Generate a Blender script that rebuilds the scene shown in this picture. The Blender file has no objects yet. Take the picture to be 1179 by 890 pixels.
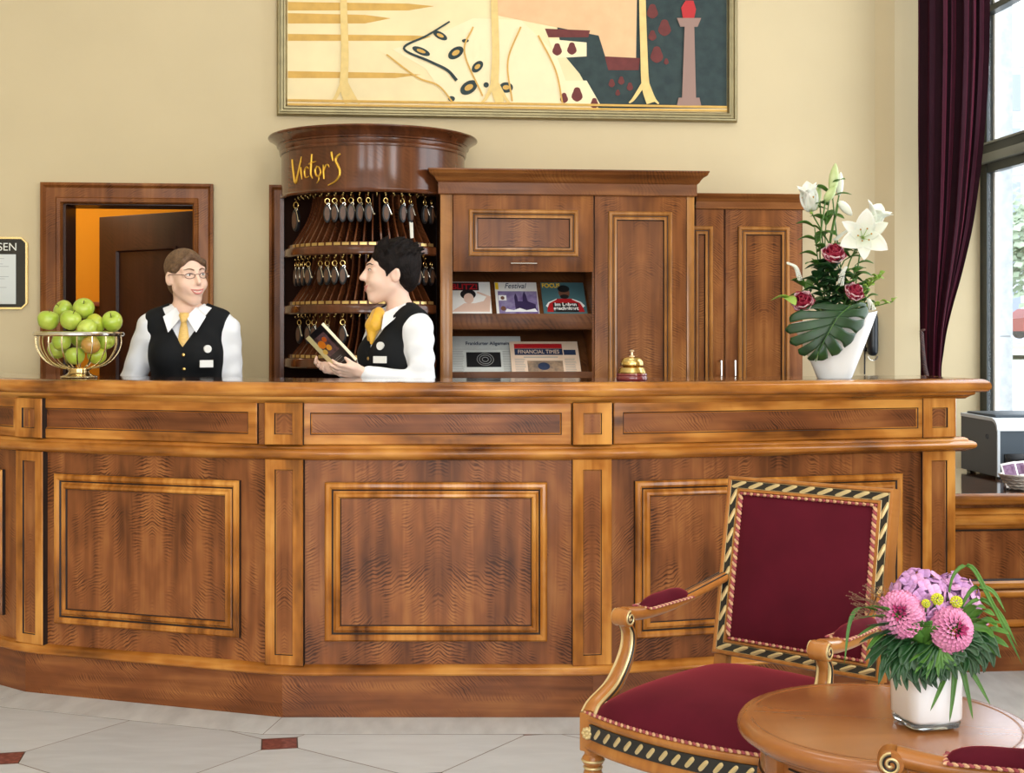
import bpy, bmesh, math, random
import numpy as np
from math import sin, cos, pi, radians, sqrt, atan2
from mathutils import Vector, Matrix, Euler, noise as mnoise
SC = bpy.context.scene
COL = SC.collection
random.seed(7)
# ---------------------------------------------------------------- camera model
F, CX, HY, HC = 1500.0, 589.5, 385.0, 1.32       # focal length (px), centre column, horizon row, eye height
PHI = radians(5.3)                                # the room is turned against the camera
cP, sP = cos(PHI), sin(PHI)
def PW(px, py, Y):                                # pixel + depth -> world
    return Vector(((px - CX) / F * Y, Y, HC - (py - HY) / F * Y))
def PR(px, py, b):                                # pixel on a plane parallel to the back wall -> room coordinates
    k = (px - CX) / F
    Y = b / (cP - k * sP)
    return Vector((Y * (k * cP + sP), b, HC - (py - HY) / F * Y))
def PS(px, py, a):                                # pixel on a plane parallel to the side wall
    k = (px - CX) / F
    Y = a / (k * cP + sP)
    return Vector((a, Y * (cP - k * sP), HC - (py - HY) / F * Y))
def R2W(v):
    return Vector((v[0] * cP - v[1] * sP, v[0] * sP + v[1] * cP, v[2]))
cam = bpy.data.cameras.new('camera'); camo = bpy.data.objects.new('camera', cam); COL.objects.link(camo)
camo.location = (0, 0, HC); camo.rotation_euler = (pi / 2, 0, 0)
cam.sensor_width = 36; cam.lens = F / 1179 * 36; cam.shift_y = -60 / 1179; cam.clip_end = 200
SC.camera = camo
# ---------------------------------------------------------------- objects
def tag(o, label=None, cat=None, group=None, kind=None):
    if label: o['label'] = label
    if cat: o['category'] = cat
    if group: o['group'] = group
    if kind: o['kind'] = kind
    return o
def thing(name, label, cat, loc=(0, 0, 0), rz=0, group=None):
    o = bpy.data.objects.new(name, None); COL.objects.link(o)
    o.location = loc; o.rotation_euler = (0, 0, rz); o.empty_display_size = .1
    return tag(o, label, cat, group)
def copy_tree(o, parent=None):
    c = o.copy(); COL.objects.link(c)
    if parent is not None: c.parent = parent
    for ch in list(o.children): copy_tree(ch, c)
    return c
def link_mesh(name, me, mats, parent=None, loc=None, rot=None):
    o = bpy.data.objects.new(name, me); COL.objects.link(o)
    for m in (mats if isinstance(mats, (list, tuple)) else [mats]): me.materials.append(m)
    if parent is not None: o.parent = parent
    if loc is not None: o.location = loc
    if rot is not None: o.rotation_euler = rot
    return o
class MB:
    """collects shapes into one mesh"""
    def __init__(s): s.v = []; s.f = []; s.m = []; s.cm = 0; s.M = Matrix.Identity(4)
    def add(s, vs, fs, mi=None):
        b = len(s.v); M = s.M
        s.v.extend([tuple(M @ Vector(v)) for v in vs])
        s.f.extend([tuple(b + i for i in f) for f in fs])
        s.m.extend([s.cm if mi is None else mi] * len(fs))
        return s
    def box(s, c, d, rz=0, bev=0.0, R=None):
        x, y, z = d[0] / 2, d[1] / 2, d[2] / 2
        if bev > 0:
            bev = min(bev, x * .9, y * .9, z * .9)
            bm = bmesh.new(); bmesh.ops.create_cube(bm, size=1)
            for v in bm.verts: v.co = Vector((v.co.x * d[0], v.co.y * d[1], v.co.z * d[2]))
            bmesh.ops.bevel(bm, geom=bm.edges[:], offset=bev, segments=2, profile=.6, affect='EDGES')
            bm.verts.index_update()
            vs = [v.co.copy() for v in bm.verts]; fs = [[v.index for v in f.verts] for f in bm.faces]; bm.free()
        else:
            vs = [Vector(p) for p in ((-x,-y,-z),(x,-y,-z),(x,y,-z),(-x,y,-z),(-x,-y,z),(x,-y,z),(x,y,z),(-x,y,z))]
            fs = [(0,3,2,1),(4,5,6,7),(0,1,5,4),(1,2,6,5),(2,3,7,6),(3,0,4,7)]
        Rm = R if R is not None else Matrix.Rotation(rz, 3, 'Z')
        return s.add([Rm @ v + Vector(c) for v in vs], fs)
    def bx(s, x0, x1, y0, y1, z0, z1, bev=0.0):
        return s.box(((x0+x1)/2, (y0+y1)/2, (z0+z1)/2), (abs(x1-x0), abs(y1-y0), abs(z1-z0)), bev=bev)
    def tube(s, pts, r, n=8, cap=True, closed=False, flat=None):
        pts = [Vector(p) for p in pts]; N = len(pts)
        rs = r if isinstance(r, (list, tuple)) else [r] * N
        vs = []; up = None
        for i in range(N):
            if closed: t = pts[(i+1) % N] - pts[i-1]
            else: t = pts[min(i+1, N-1)] - pts[max(i-1, 0)]
            if t.length < 1e-9: t = Vector((0, 0, 1))
            t.normalize()
            if up is None:
                up = Vector((0, 0, 1)) if abs(t.z) < .9 else Vector((0, 1, 0))
            up = (up - t * up.dot(t))
            if up.length < 1e-6: up = t.orthogonal()
            up.normalize(); sd = t.cross(up)
            for k in range(n):
                a = 2 * pi * k / n
                fl = flat if flat else 1
                vs.append(pts[i] + (sd * cos(a) + up * sin(a) * fl) * rs[i])
        fs = []
        for i in range(N if closed else N - 1):
            j = (i + 1) % N
            for k in range(n):
                fs.append((i*n+k, i*n+(k+1) % n, j*n+(k+1) % n, j*n+k))
        if cap and not closed:
            fs.append(tuple(range(n-1, -1, -1))); fs.append(tuple((N-1)*n+k for k in range(n)))
        return s.add(vs, fs)
    def lathe(s, prof, c=(0, 0, 0), n=32, a0=0, a1=2*pi):
        full = abs(a1 - a0 - 2*pi) < 1e-6; m = n if full else n + 1; L = len(prof)
        vs = [(c[0] + r*cos(a0+(a1-a0)*k/n), c[1] + r*sin(a0+(a1-a0)*k/n), c[2] + z) for k in range(m) for r, z in prof]
        fs = []
        for k in range(n):
            j = (k+1) % m
            for i in range(L-1):
                fs.append((k*L+i, j*L+i, j*L+i+1, k*L+i+1))
        return s.add(vs, fs)
    def sphere(s, c, r, n=12, m=8, R=None):
        r = r if isinstance(r, (tuple, list)) else (r, r, r)
        vs = []; Rm = R if R is not None else Matrix.Identity(3)
        for i in range(m+1):
            th = pi * i / m
            for k in range(n):
                a = 2*pi*k/n
                vs.append(Rm @ Vector((r[0]*sin(th)*cos(a), r[1]*sin(th)*sin(a), r[2]*cos(th))) + Vector(c))
        fs = []
        for i in range(m):
            for k in range(n):
                fs.append((i*n+k, (i+1)*n+k, (i+1)*n+(k+1) % n, i*n+(k+1) % n))
        return s.add(vs, fs)
    def sweep(s, prof, path, closed=False, cap=True):
        """prof: (outward offset, z); path: (x, y); outward is to the right of travel"""
        P = [Vector(p[:2]) for p in path]; N = len(P); L = len(prof); vs = []
        for i in range(N):
            if closed: a, b = P[i] - P[i-1], P[(i+1) % N] - P[i]
            else:
                a = P[i] - P[i-1] if i else P[1] - P[0]
                b = P[i+1] - P[i] if i < N-1 else P[-1] - P[-2]
            a.normalize(); b.normalize()
            na = Vector((a.y, -a.x)); nb = Vector((b.y, -b.x)); m = na + nb
            m.normalize(); m = m / max(.3, m.dot(na))
            for o, z in prof: vs.append((P[i].x + m.x*o, P[i].y + m.y*o, z))
        fs = []
        for i in range(N if closed else N-1):
            j = (i+1) % N
            for k in range(L-1):
                fs.append((i*L+k, j*L+k, j*L+k+1, i*L+k+1))
        if cap and not closed:
            fs.append(tuple(range(L-1, -1, -1))); fs.append(tuple((N-1)*L+k for k in range(L)))
        return s.add(vs, fs)
    def frame(s, x0, x1, z0, z1, prof, y=0.0, fill=False, dk=()):
        """rectangular moulding in the XZ plane, prof: (inset from the outer edge, how far it stands out to -Y)"""
        vs = []; L = len(prof)
        for i, o in prof:
            vs += [(x0+i, y-o, z0+i), (x1-i, y-o, z0+i), (x1-i, y-o, z1-i), (x0+i, y-o, z1-i)]
        fs = []; mm = []
        for p in range(L-1):
            for k in range(4):
                fs.append((p*4+k, p*4+(k+1) % 4, (p+1)*4+(k+1) % 4, (p+1)*4+k)); mm.append(1 if p in dk else s.cm)
        if fill: fs.append(tuple((L-1)*4+k for k in range(4))); mm.append(s.cm)
        s.add(vs, fs); s.m[-len(fs):] = mm
        return s
    def prism(s, outline, y0, y1, plane='XZ'):
        n = len(outline)
        if plane == 'XZ': vs = [(x, y0, z) for x, z in outline] + [(x, y1, z) for x, z in outline]
        elif plane == 'XY': vs = [(x, y, y0) for x, y in outline] + [(x, y, y1) for x, y in outline]
        else: vs = [(y0, y, z) for y, z in outline] + [(y1, y, z) for y, z in outline]
        fs = [tuple(range(n)), tuple(range(2*n-1, n-1, -1))] + [(i, n+i, n+(i+1) % n, (i+1) % n) for i in range(n)]
        return s.add(vs, fs)
    def surf(s, rows, closed=False):
        L = len(rows[0]); vs = [p for r in rows for p in r]; fs = []
        for i in range(len(rows)-1):
            for k in range(L if closed else L-1):
                fs.append((i*L+k, i*L+(k+1) % L, (i+1)*L+(k+1) % L, (i+1)*L+k))
        return s.add(vs, fs)
    def mesh(s, name, smooth=35, fix=True):
        me = bpy.data.meshes.new(name); me.from_pydata(s.v, [], s.f); me.update()
        me.polygons.foreach_set('material_index', s.m)
        if fix:
            bm = bmesh.new(); bm.from_mesh(me)
            bmesh.ops.recalc_face_normals(bm, faces=bm.faces[:]); bm.to_mesh(me); bm.free()
        if smooth:
            me.polygons.foreach_set('use_smooth', [True]*len(me.polygons))
            if smooth < 180:
                try: me.set_sharp_from_angle(angle=radians(smooth))
                except Exception: pass
        return me
    def build(s, name, mats, parent=None, loc=None, rot=None, smooth=35, fix=True, mod=None):
        o = link_mesh(name, s.mesh(name, smooth, fix), mats, parent, loc, rot)
        if mod == 'sub':
            md = o.modifiers.new('subsurf', 'SUBSURF'); md.levels = 1; md.render_levels = 2
        return o
def bez(p0, p1, p2, p3, n=12):
    p0, p1, p2, p3 = map(Vector, (p0, p1, p2, p3))
    return [p0*(1-t)**3 + p1*3*t*(1-t)**2 + p2*3*t*t*(1-t) + p3*t**3 for t in [i/n for i in range(n+1)]]
def spline(pts, n=6):
    P = [Vector(p) for p in pts]; out = []
    for i in range(len(P)-1):
        a = P[i-1] if i else P[0]*2-P[1]; b, c = P[i], P[i+1]; d = P[i+2] if i+2 < len(P) else P[-1]*2-P[-2]
        for k in range(n):
            t = k/n
            out.append(.5*((2*b) + (c-a)*t + (2*a-5*b+4*c-d)*t*t + (3*b-a-3*c+d)*t**3))
    out.append(P[-1]); return out
def fillet(pts, r, n=6):
    P = [Vector(p[:2]) for p in pts]; out = [P[0]]
    for i in range(1, len(P)-1):
        a = (P[i-1]-P[i]).normalized(); b = (P[i+1]-P[i]).normalized()
        out += [(P[i]+a*r)*(1-t)**2 + P[i]*2*t*(1-t) + (P[i]+b*r)*t*t for t in [k/n for k in range(n+1)]]
    return out + [P[-1]]
def text_mesh(name, body, size, mat, parent, loc, rot=(pi/2, 0, 0), align='CENTER', extrude=.0004, width=None, shear=0, bold=0, label=None):
    cu = bpy.data.curves.new(name, 'FONT'); cu.body = body; cu.size = size; cu.align_x = align; cu.extrude = extrude; cu.shear = shear; cu.offset = bold
    t = bpy.data.objects.new('tmp', cu); COL.objects.link(t)
    bpy.context.view_layer.update()
    me = bpy.data.meshes.new_from_object(t.evaluated_get(bpy.context.evaluated_depsgraph_get()))
    bpy.data.objects.remove(t); me.name = name
    me.materials.clear()
    o = link_mesh(name, me, mat, parent, loc, rot)
    if width:
        xs = [v.co.x for v in me.vertices]; w = max(xs)-min(xs)
        o.scale = (width/w, 1, 1)
    return o
# ---------------------------------------------------------------- materials
def lin(c):
    return tuple((x/255/12.92 if x/255 <= .04045 else ((x/255+.055)/1.055)**2.4) for x in c) + (1,)
MATS = {}
def mat(name, rgb, rough=.5, metal=0, spec=.5, coat=0, trans=0, sheen=0, sss=0, emis=None, estr=0, ior=None, var=0, vscale=8, bump=0, bscale=60, rgb2=None, coords='Object', stretch=(1, 1, 1), alpha=1):
    m = bpy.data.materials.new(name); m.use_nodes = True; nt = m.node_tree; p = nt.nodes['Principled BSDF']
    c = lin(rgb); p.inputs['Base Color'].default_value = c
    p.inputs['Roughness'].default_value = rough; p.inputs['Metallic'].default_value = metal
    p.inputs['Specular IOR Level'].default_value = spec
    p.inputs['Coat Weight'].default_value = coat; p.inputs['Coat Roughness'].default_value = .15
    p.inputs['Transmission Weight'].default_value = trans; p.inputs['Sheen Weight'].default_value = sheen
    if sss: p.inputs['Subsurface Weight'].default_value = sss; p.inputs['Subsurface Radius'].default_value = (.012, .005, .003)
    if ior: p.inputs['IOR'].default_value = ior
    if emis: p.inputs['Emission Color'].default_value = lin(emis); p.inputs['Emission Strength'].default_value = estr
    p.inputs['Alpha'].default_value = alpha
    N = nt.nodes.new; Lk = nt.links.new
    if var or rgb2 or bump:
        tc = N('ShaderNodeTexCoord'); mp = N('ShaderNodeMapping'); mp.inputs['Scale'].default_value = stretch
        Lk(tc.outputs[coords], mp.inputs['Vector'])
    if var or rgb2:
        nz = N('ShaderNodeTexNoise'); nz.inputs['Scale'].default_value = vscale; nz.inputs['Detail'].default_value = 5
        Lk(mp.outputs[0], nz.inputs['Vector'])
        cr = N('ShaderNodeValToRGB'); e = cr.color_ramp.elements
        c2 = lin(rgb2) if rgb2 else tuple(x*(1+var) for x in c[:3]) + (1,)
        c1 = c if rgb2 else tuple(x*(1-var) for x in c[:3]) + (1,)
        e[0].position = .32; e[1].position = .68; e[0].color = c1; e[1].color = c2
        Lk(nz.outputs['Fac'], cr.inputs[0]); Lk(cr.outputs[0], p.inputs['Base Color'])
    if bump:
        n2 = N('ShaderNodeTexNoise'); n2.inputs['Scale'].default_value = bscale; n2.inputs['Detail'].default_value = 4
        Lk(mp.outputs[0], n2.inputs['Vector']); bp = N('ShaderNodeBump'); bp.inputs['Strength'].default_value = bump; bp.inputs['Distance'].default_value = .01
        Lk(n2.outputs['Fac'], bp.inputs['Height']); Lk(bp.outputs[0], p.inputs['Normal'])
    MATS[name] = m; return m
def wood(name, dark, mid, light, grain='Z', ripple=.5, rfreq=42, rough=.3, slant=.55, mirror=True, coat=.25, blotch=1.0, seed=0.0, vfreq=1.0, spec=.25):
    """figured veneer: long grain, cross ripple that mirrors about the middle, slow blotches"""
    m = bpy.data.materials.new(name); m.use_nodes = True; nt = m.node_tree; p = nt.nodes['Principled BSDF']; N = nt.nodes.new; Lk = nt.links.new
    tc = N('ShaderNodeTexCoord'); oi = N('ShaderNodeObjectInfo')
    ad = N('ShaderNodeVectorMath'); ad.operation = 'ADD'; 
    sx = N('ShaderNodeSeparateXYZ'); Lk(tc.outputs['Object'], sx.inputs[0])
    def math_(op, a, b=None):
        n = N('ShaderNodeMath'); n.operation = op
        for i, q in ((0, a), (1, b)):
            if q is None: continue
            if isinstance(q, (int, float)): n.inputs[i].default_value = q
            else: Lk(q, n.inputs[i])
        return n.outputs[0]
    X, Y, Z = sx.outputs
    G, C = (Z, X) if grain == 'Z' else (X, Z)
    off = math_('MULTIPLY', oi.outputs['Random'], 7.3)
    if mirror: C2 = math_('ABSOLUTE', C)
    else: C2 = C
    cxyz = N('ShaderNodeCombineXYZ'); Lk(math_('MULTIPLY', C2, 30*vfreq), cxyz.inputs[0]); Lk(math_('ADD', math_('MULTIPLY', G, 1.6*vfreq), off), cxyz.inputs[2]); Lk(math_('MULTIPLY', Y, 9), cxyz.inputs[1])
    n1 = N('ShaderNodeTexNoise'); n1.inputs['Scale'].default_value = 1; n1.inputs['Detail'].default_value = 5; n1.inputs['Distortion'].default_value = .6; Lk(cxyz.outputs[0], n1.inputs['Vector'])
    # blotches
    c3 = N('ShaderNodeCombineXYZ'); Lk(math_('MULTIPLY', C2, 5*vfreq), c3.inputs[0]); Lk(math_('ADD', math_('MULTIPLY', G, 2.2), off), c3.inputs[2]); c3.inputs[1].default_value = seed
    n2 = N('ShaderNodeTexNoise'); n2.inputs['Scale'].default_value = 1.3; n2.inputs['Detail'].default_value = 3; Lk(c3.outputs[0], n2.inputs['Vector'])
    # ripple across the grain
    c4 = N('ShaderNodeCombineXYZ'); Lk(math_('ADD', math_('ADD', G, math_('MULTIPLY', C2, slant)), math_('MULTIPLY', n2.outputs['Fac'], .12)), c4.inputs[2]); Lk(math_('MULTIPLY', C2, .3), c4.inputs[0])
    wv = N('ShaderNodeTexWave'); wv.wave_type = 'BANDS'; wv.bands_direction = 'Z'; wv.inputs['Scale'].default_value = rfreq/3.1; wv.inputs['Distortion'].default_value = 6; wv.inputs['Detail'].default_value = 3; wv.inputs['Detail Scale'].default_value = 2.2
    Lk(c4.outputs[0], wv.inputs['Vector'])
    n3 = N('ShaderNodeTexNoise'); n3.inputs['Scale'].default_value = 2.4; n3.inputs['Detail'].default_value = 2; Lk(c3.outputs[0], n3.inputs['Vector'])
    msk = N('ShaderNodeMapRange'); msk.inputs['From Min'].default_value = .47; msk.inputs['From Max'].default_value = .70; Lk(n3.outputs['Fac'], msk.inputs['Value'])
    rip = math_('MULTIPLY', math_('SUBTRACT', .22, math_('POWER', wv.outputs['Fac'], 2.2)), math_('MULTIPLY', msk.outputs[0], ripple))
    base = math_('ADD', math_('MULTIPLY', math_('SUBTRACT', n1.outputs['Fac'], .5), .62), math_('MULTIPLY', math_('SUBTRACT', n2.outputs['Fac'], .5), 1.3*blotch))
    val = math_('ADD', math_('ADD', base, rip), .5)
    cr = N('ShaderNodeValToRGB'); e = cr.color_ramp.elements; e[0].position = .12; e[1].position = .9
    e[0].color = lin(dark); e[1].color = lin(light); k = e.new(.5); k.color = lin(mid)
    Lk(val, cr.inputs[0]); Lk(cr.outputs[0], p.inputs['Base Color'])
    p.inputs['Roughness'].default_value = rough; p.inputs['Coat Weight'].default_value = coat; p.inputs['Coat Roughness'].default_value = .12
    p.inputs['Specular IOR Level'].default_value = spec
    MATS[name] = m; return m
# ---------------------------------------------------------------- materials of the place
WALNUT = wood('walnut_veneer', (66, 33, 14), (130, 76, 40), (178, 118, 66), ripple=.6, rfreq=84, rough=.32, blotch=1.0, coat=.12)
WALNUT_H = wood('walnut_veneer_lying', (64, 32, 14), (122, 70, 37), (168, 110, 62), grain='X', ripple=.5, rfreq=84, rough=.32, slant=.9, mirror=False, blotch=.9, coat=.12)
HONEY = wood('honey_moulding', (82, 42, 12), (168, 104, 40), (214, 152, 74), ripple=.05, rfreq=20, rough=.22, mirror=False, coat=.3, blotch=1.35, vfreq=1.2)
HONEY_H = wood('honey_moulding_lying', (82, 42, 12), (168, 104, 40), (214, 152, 74), grain='X', ripple=.05, rfreq=20, rough=.22, mirror=False, coat=.3, blotch=1.35, vfreq=1.2)
CABW = wood('cabinet_walnut', (68, 35, 14), (124, 73, 35), (170, 114, 60), ripple=.4, rfreq=84, rough=.34, blotch=.8, coat=.08, spec=.16)
CABW_H = wood('cabinet_walnut_lying', (66, 35, 15), (118, 70, 34), (162, 108, 58), grain='X', ripple=.2, rfreq=60, rough=.3, mirror=False, blotch=.7, coat=.08, spec=.16)
CABH = wood('cabinet_honey', (84, 48, 18), (150, 98, 46), (186, 132, 70), ripple=.05, rough=.25, mirror=False, coat=.25, blotch=.9)
CABH_H = wood('cabinet_honey_lying', (84, 48, 18), (150, 98, 46), (186, 132, 70), grain='X', ripple=.05, rough=.25, mirror=False, coat=.25, blotch=.9)
KEYW = wood('key_cabinet_walnut', (48, 23, 11), (88, 48, 26), (122, 72, 42), ripple=.2, rfreq=50, rough=.2, mirror=False, coat=.4, blotch=.7)
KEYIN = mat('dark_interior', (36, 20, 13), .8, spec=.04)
TOPW = wood('worktop_walnut', (44, 24, 16), (70, 42, 28), (92, 60, 40), grain='X', ripple=.2, rough=.1, mirror=False, coat=.8)
DOORW = wood('dark_door', (34, 18, 14), (50, 28, 21), (66, 40, 30), ripple=.3, rough=.4, mirror=False, coat=.1)
GLAZELINE = mat('dark_glaze', (34, 20, 13), .6)  # dark glaze finish along the edges and grooves of the mouldings
PLASTER = mat('cream_plaster', (203, 187, 152), .85, spec=.2, var=.02, vscale=3, bump=.03, bscale=180)
CHEEK = PLASTER
ORANGE = mat('orange_plaster', (216, 150, 40), .85, spec=.2)
BRASS = mat('brass', (216, 186, 118), .22, 1)
GILT = mat('gilt', (222, 186, 112), .3, 1)
CHROME = mat('polished_silver', (226, 222, 212), .16, 1)
BLACK = mat('black_gloss', (14, 13, 14), .2)
DARKMETAL = mat('dark_window_metal', (42, 50, 52), .35, .3)
GREYMETAL = mat('grey_window_metal', (128, 134, 132), .4, .3)
WHITE = mat('white_paint', (240, 240, 238), .5)
# floor: pale limestone, diagonal grid with small dark red inlays
def floor_mat():
    m = bpy.data.materials.new('limestone_tiles'); m.use_nodes = True; nt = m.node_tree; p = nt.nodes['Principled BSDF']; N = nt.nodes.new; Lk = nt.links.new
    tc = N('ShaderNodeTexCoord'); mp = N('ShaderNodeMapping'); mp.vector_type = 'TEXTURE'
    mp.inputs['Location'].default_value = (-.75, 4.204, 0); mp.inputs['Rotation'].default_value = (0, 0, atan2(-.572, .82)); mp.inputs['Scale'].default_value = (.6, .6, .6)
    Lk(tc.outputs['Object'], mp.inputs[0]); sx = N('ShaderNodeSeparateXYZ'); Lk(mp.outputs[0], sx.inputs[0])
    def M(op, a, b=None):
        n = N('ShaderNodeMath'); n.operation = op
        for i, q in ((0, a), (1, b)):
            if q is None: continue
            if isinstance(q, (int, float)): n.inputs[i].default_value = q
            else: Lk(q, n.inputs[i])
        return n.outputs[0]
    def dist(q): return M('ABSOLUTE', M('SUBTRACT', M('FRACT', M('ADD', q, .5)), .5))
    dx, dy = dist(sx.outputs[0]), dist(sx.outputs[1])
    line = M('LESS_THAN', M('MINIMUM', dx, dy), .0038)
    s = M('ADD', dx, dy)
    dot = M('LESS_THAN', s, .128); ring = M('LESS_THAN', s, .138)
    cell = N('ShaderNodeCombineXYZ'); Lk(M('FLOOR', sx.outputs[0]), cell.inputs[0]); Lk(M('FLOOR', sx.outputs[1]), cell.inputs[1])
    wn = N('ShaderNodeTexWhiteNoise'); Lk(cell.outputs[0], wn.inputs['Vector'])
    mp2 = N('ShaderNodeMapping'); mp2.inputs['Scale'].default_value = (3, 12, 1); mp2.inputs['Rotation'].default_value = (0, 0, .5); Lk(tc.outputs['Object'], mp2.inputs[0])
    nz = N('ShaderNodeTexNoise'); nz.inputs['Scale'].default_value = 1.6; nz.inputs['Detail'].default_value = 6; nz.inputs['Distortion'].default_value = .6; Lk(mp2.outputs[0], nz.inputs['Vector'])
    v = M('ADD', M('MULTIPLY', nz.outputs['Fac'], .55), M('MULTIPLY', wn.outputs['Value'], .45))
    cr = N('ShaderNodeValToRGB'); e = cr.color_ramp.elements; e[0].position = .2; e[1].position = .85; e[0].color = lin((176, 178, 179)); e[1].color = lin((210, 213, 214)); Lk(v, cr.inputs[0])
    def mix(f, a, b):
        n = N('ShaderNodeMix'); n.data_type = 'RGBA'; Lk(f, n.inputs[0])
        for i, q in ((6, a), (7, b)):
            if isinstance(q, tuple): n.inputs[i].default_value = q
            else: Lk(q, n.inputs[i])
        return n.outputs[2]
    c = mix(line, cr.outputs[0], lin((112, 100, 90))); c = mix(ring, c, lin((60, 50, 46)))
    n5 = N('ShaderNodeTexNoise'); n5.inputs['Scale'].default_value = 60; n5.inputs['Detail'].default_value = 4; Lk(tc.outputs['Object'], n5.inputs['Vector'])
    c5 = N('ShaderNodeValToRGB'); e = c5.color_ramp.elements; e[0].position = .4; e[1].position = .75; e[0].color = lin((98, 48, 44)); e[1].color = lin((150, 92, 84)); Lk(n5.outputs['Fac'], c5.inputs[0])
    c = mix(dot, c, c5.outputs[0]); Lk(c, p.inputs['Base Color'])
    p.inputs['Roughness'].default_value = .32; p.inputs['Specular IOR Level'].default_value = .4
    return m
FLOORM = floor_mat()
STONEB = mat('limestone_border', (182, 184, 184), .32, spec=.4, rgb2=(206, 208, 208), vscale=2.5, stretch=(6, 2, 1))
# ---------------------------------------------------------------- room shell
def struct(name, mb, m, parent=None, room=True, smooth=0, **k):
    o = mb.build(name, m, parent, smooth=smooth, **k)
    if parent is None:
        if room: o.rotation_euler = (0, 0, PHI)
        tag(o, kind='structure')
    return o
struct('floor', MB().bx(-7, 7, -5, 9, -.05, 0), FLOORM, room=False)
WB = 6.35                                          # back wall plane (room coordinates)
d0, d1 = PR(67, 300, WB).x, PR(231, 300, WB).x; dz = PR(150, 229, WB).z
AC = 2.42; AR = 2.503; NB = 6.30; AW = 2.95; HT = 4.3
mb = MB(); mb.bx(-5, d0, WB, WB+.2, 0, HT); mb.bx(d1, AC+.02, WB, WB+.2, 0, HT); mb.bx(d0, d1, WB, WB+.2, dz, HT)
struct('wall_back', mb, PLASTER)
mb = MB(); mb.prism([(AC, WB+.2), (AC, WB), (AR, NB), (AW+.04, NB), (AW+.04, WB+.2)], 0, HT, 'XY')                      # pier between the back wall and the window niche
mb.bx(AR, AW+.04, 1.2, 4.0, 0, HT); mb.bx(AW, AW+.04, 4.0, NB, 0, .74); mb.bx(AR, AW+.04, 4.0, NB, 3.75, HT)
mb.bx(AR, AW+.04, -4, -1.6, 0, HT); mb.bx(AW, AW+.04, -1.6, 1.2, 0, .74); mb.bx(AR, AW+.04, -1.6, 1.2, 3.75, HT)
struct('wall_right', mb, PLASTER)
struct('wall_left', MB().bx(-4.2, -4, -4, WB+.2, 0, HT), PLASTER)
mb = MB(); WINS = [-3.0, -1.1, .8]
mb.bx(-4, -3.0, -4, -3.8, 0, HT)
for i, x in enumerate(WINS):
    x1 = x + 1.1; nx = WINS[i+1] if i < 2 else AW
    mb.bx(x1, nx, -4, -3.8, 0, HT); mb.bx(x, x1, -4, -3.8, 0, .6); mb.bx(x, x1, -4, -3.8, 3.6, HT)
struct('wall_front', mb, PLASTER)
struct('ceiling', MB().bx(-4.2, AW+.04, -4, WB+.2, HT, HT+.1), WHITE)
# room behind the open door
BK = 7.9
mb = MB(); mb.bx(d0-.9, d1+.9, BK, BK+.1, 0, 2.6); mb.bx(d0-1.0, d0-.9, WB+.2, BK+.1, 0, 2.6); mb.bx(d1+.9, d1+1.0, WB+.2, BK+.1, 0, 2.6)
struct('wall_office', mb, ORANGE)
struct('ceiling_office', MB().bx(d0-1, d1+1, WB+.2, BK+.1, 2.6, 2.7), WHITE)
struct('floor_office', MB().bx(d0-1, d1+1, WB, BK+.1, .0, .01), FLOORM)
# door 1: casing, jamb lining, leaf standing open into the office
def casing(name, x0, x1, zt, w, mat_v, y=WB):
    """architrave of two steps round an opening x0..x1, zt (outer edges), w wide"""
    prof = [(0, 0), (0, .032), (.012, .036), (.02, .026), (.024, .022), (w-.03, .022), (w-.024, .03), (w-.008, .026), (w, .012), (w, 0)]
    mb = MB(); L = len(prof); vs = []
    for i, o in prof: vs += [(x0+i, y-o, 0), (x0+i, y-o, zt-i), (x1-i, y-o, zt-i), (x1-i, y-o, 0)]
    fs = []
    for p in range(L-1):
        for k in range(3): fs.append((p*4+k, p*4+k+1, (p+1)*4+k+1, (p+1)*4+k))
    mb.add(vs, fs); return mb
o0, o1, oz = PR(47, 300, WB-.02).x, PR(245.5, 300, WB-.02).x, PR(150, 211, WB-.02).z
mb = casing('door', o0, o1, oz, .098, CABW)
dr = struct('door_1', mb, CABW, smooth=30)
mb = MB(); mb.bx(d0, d0+.035, WB, WB+.2, 0, dz); mb.bx(d1-.03, d1, WB, WB+.2, 0, dz); mb.bx(d0, d1, WB, WB+.2, dz-.03, dz)
mb.build('door_lining', DOORW, dr)
leaf = bpy.data.objects.new('door_leaf', None); COL.objects.link(leaf); leaf.parent = dr
leaf.location = (d1-.035, WB+.2, 0); leaf.rotation_euler = (0, 0, -radians(37))
LW, LH = .70, dz-.035
mb = MB(); mb.bx(-LW, 0, -.02, .02, .01, LH, bev=.004); lf = mb.build('door_board', DOORW, leaf)
for z0, z1 in ((.12, .82), (.98, LH-.17)):
    MB().frame(-LW+.13, -.13, z0, z1, [(0, 0), (0, .012), (.012, .014), (.022, -.004), (.05, -.006)], y=-.02).build('door_moulding', DOORW, leaf)
MB().tube([(-LW+.06, -.02, 1.03), (-LW+.06, -.07, 1.03), (-LW+.18, -.07, 1.03)], .009).build('door_handle', CHROME, leaf)
# door 2: casing half hidden by the key cabinet
c0 = PR(310, 300, WB-.02).x
mb = casing('door', c0, c0+1.05, PR(312, 213, WB-.02).z, .1, CABW)
dr2 = struct('door_2', mb, CABW, smooth=30)
mb = MB(); mb.bx(c0+.1, c0+.95, WB-.01, WB, 0, PR(312, 213, WB).z-.1); mb.build('door_board', DOORW, dr2)
# baseboards
mb = MB(); mb.bx(-4, o0, WB-.02, WB, 0, .14, bev=.004); mb.bx(o1, c0, WB-.02, WB, 0, .14, bev=.004); struct('baseboard_back', mb, CABW)
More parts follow.
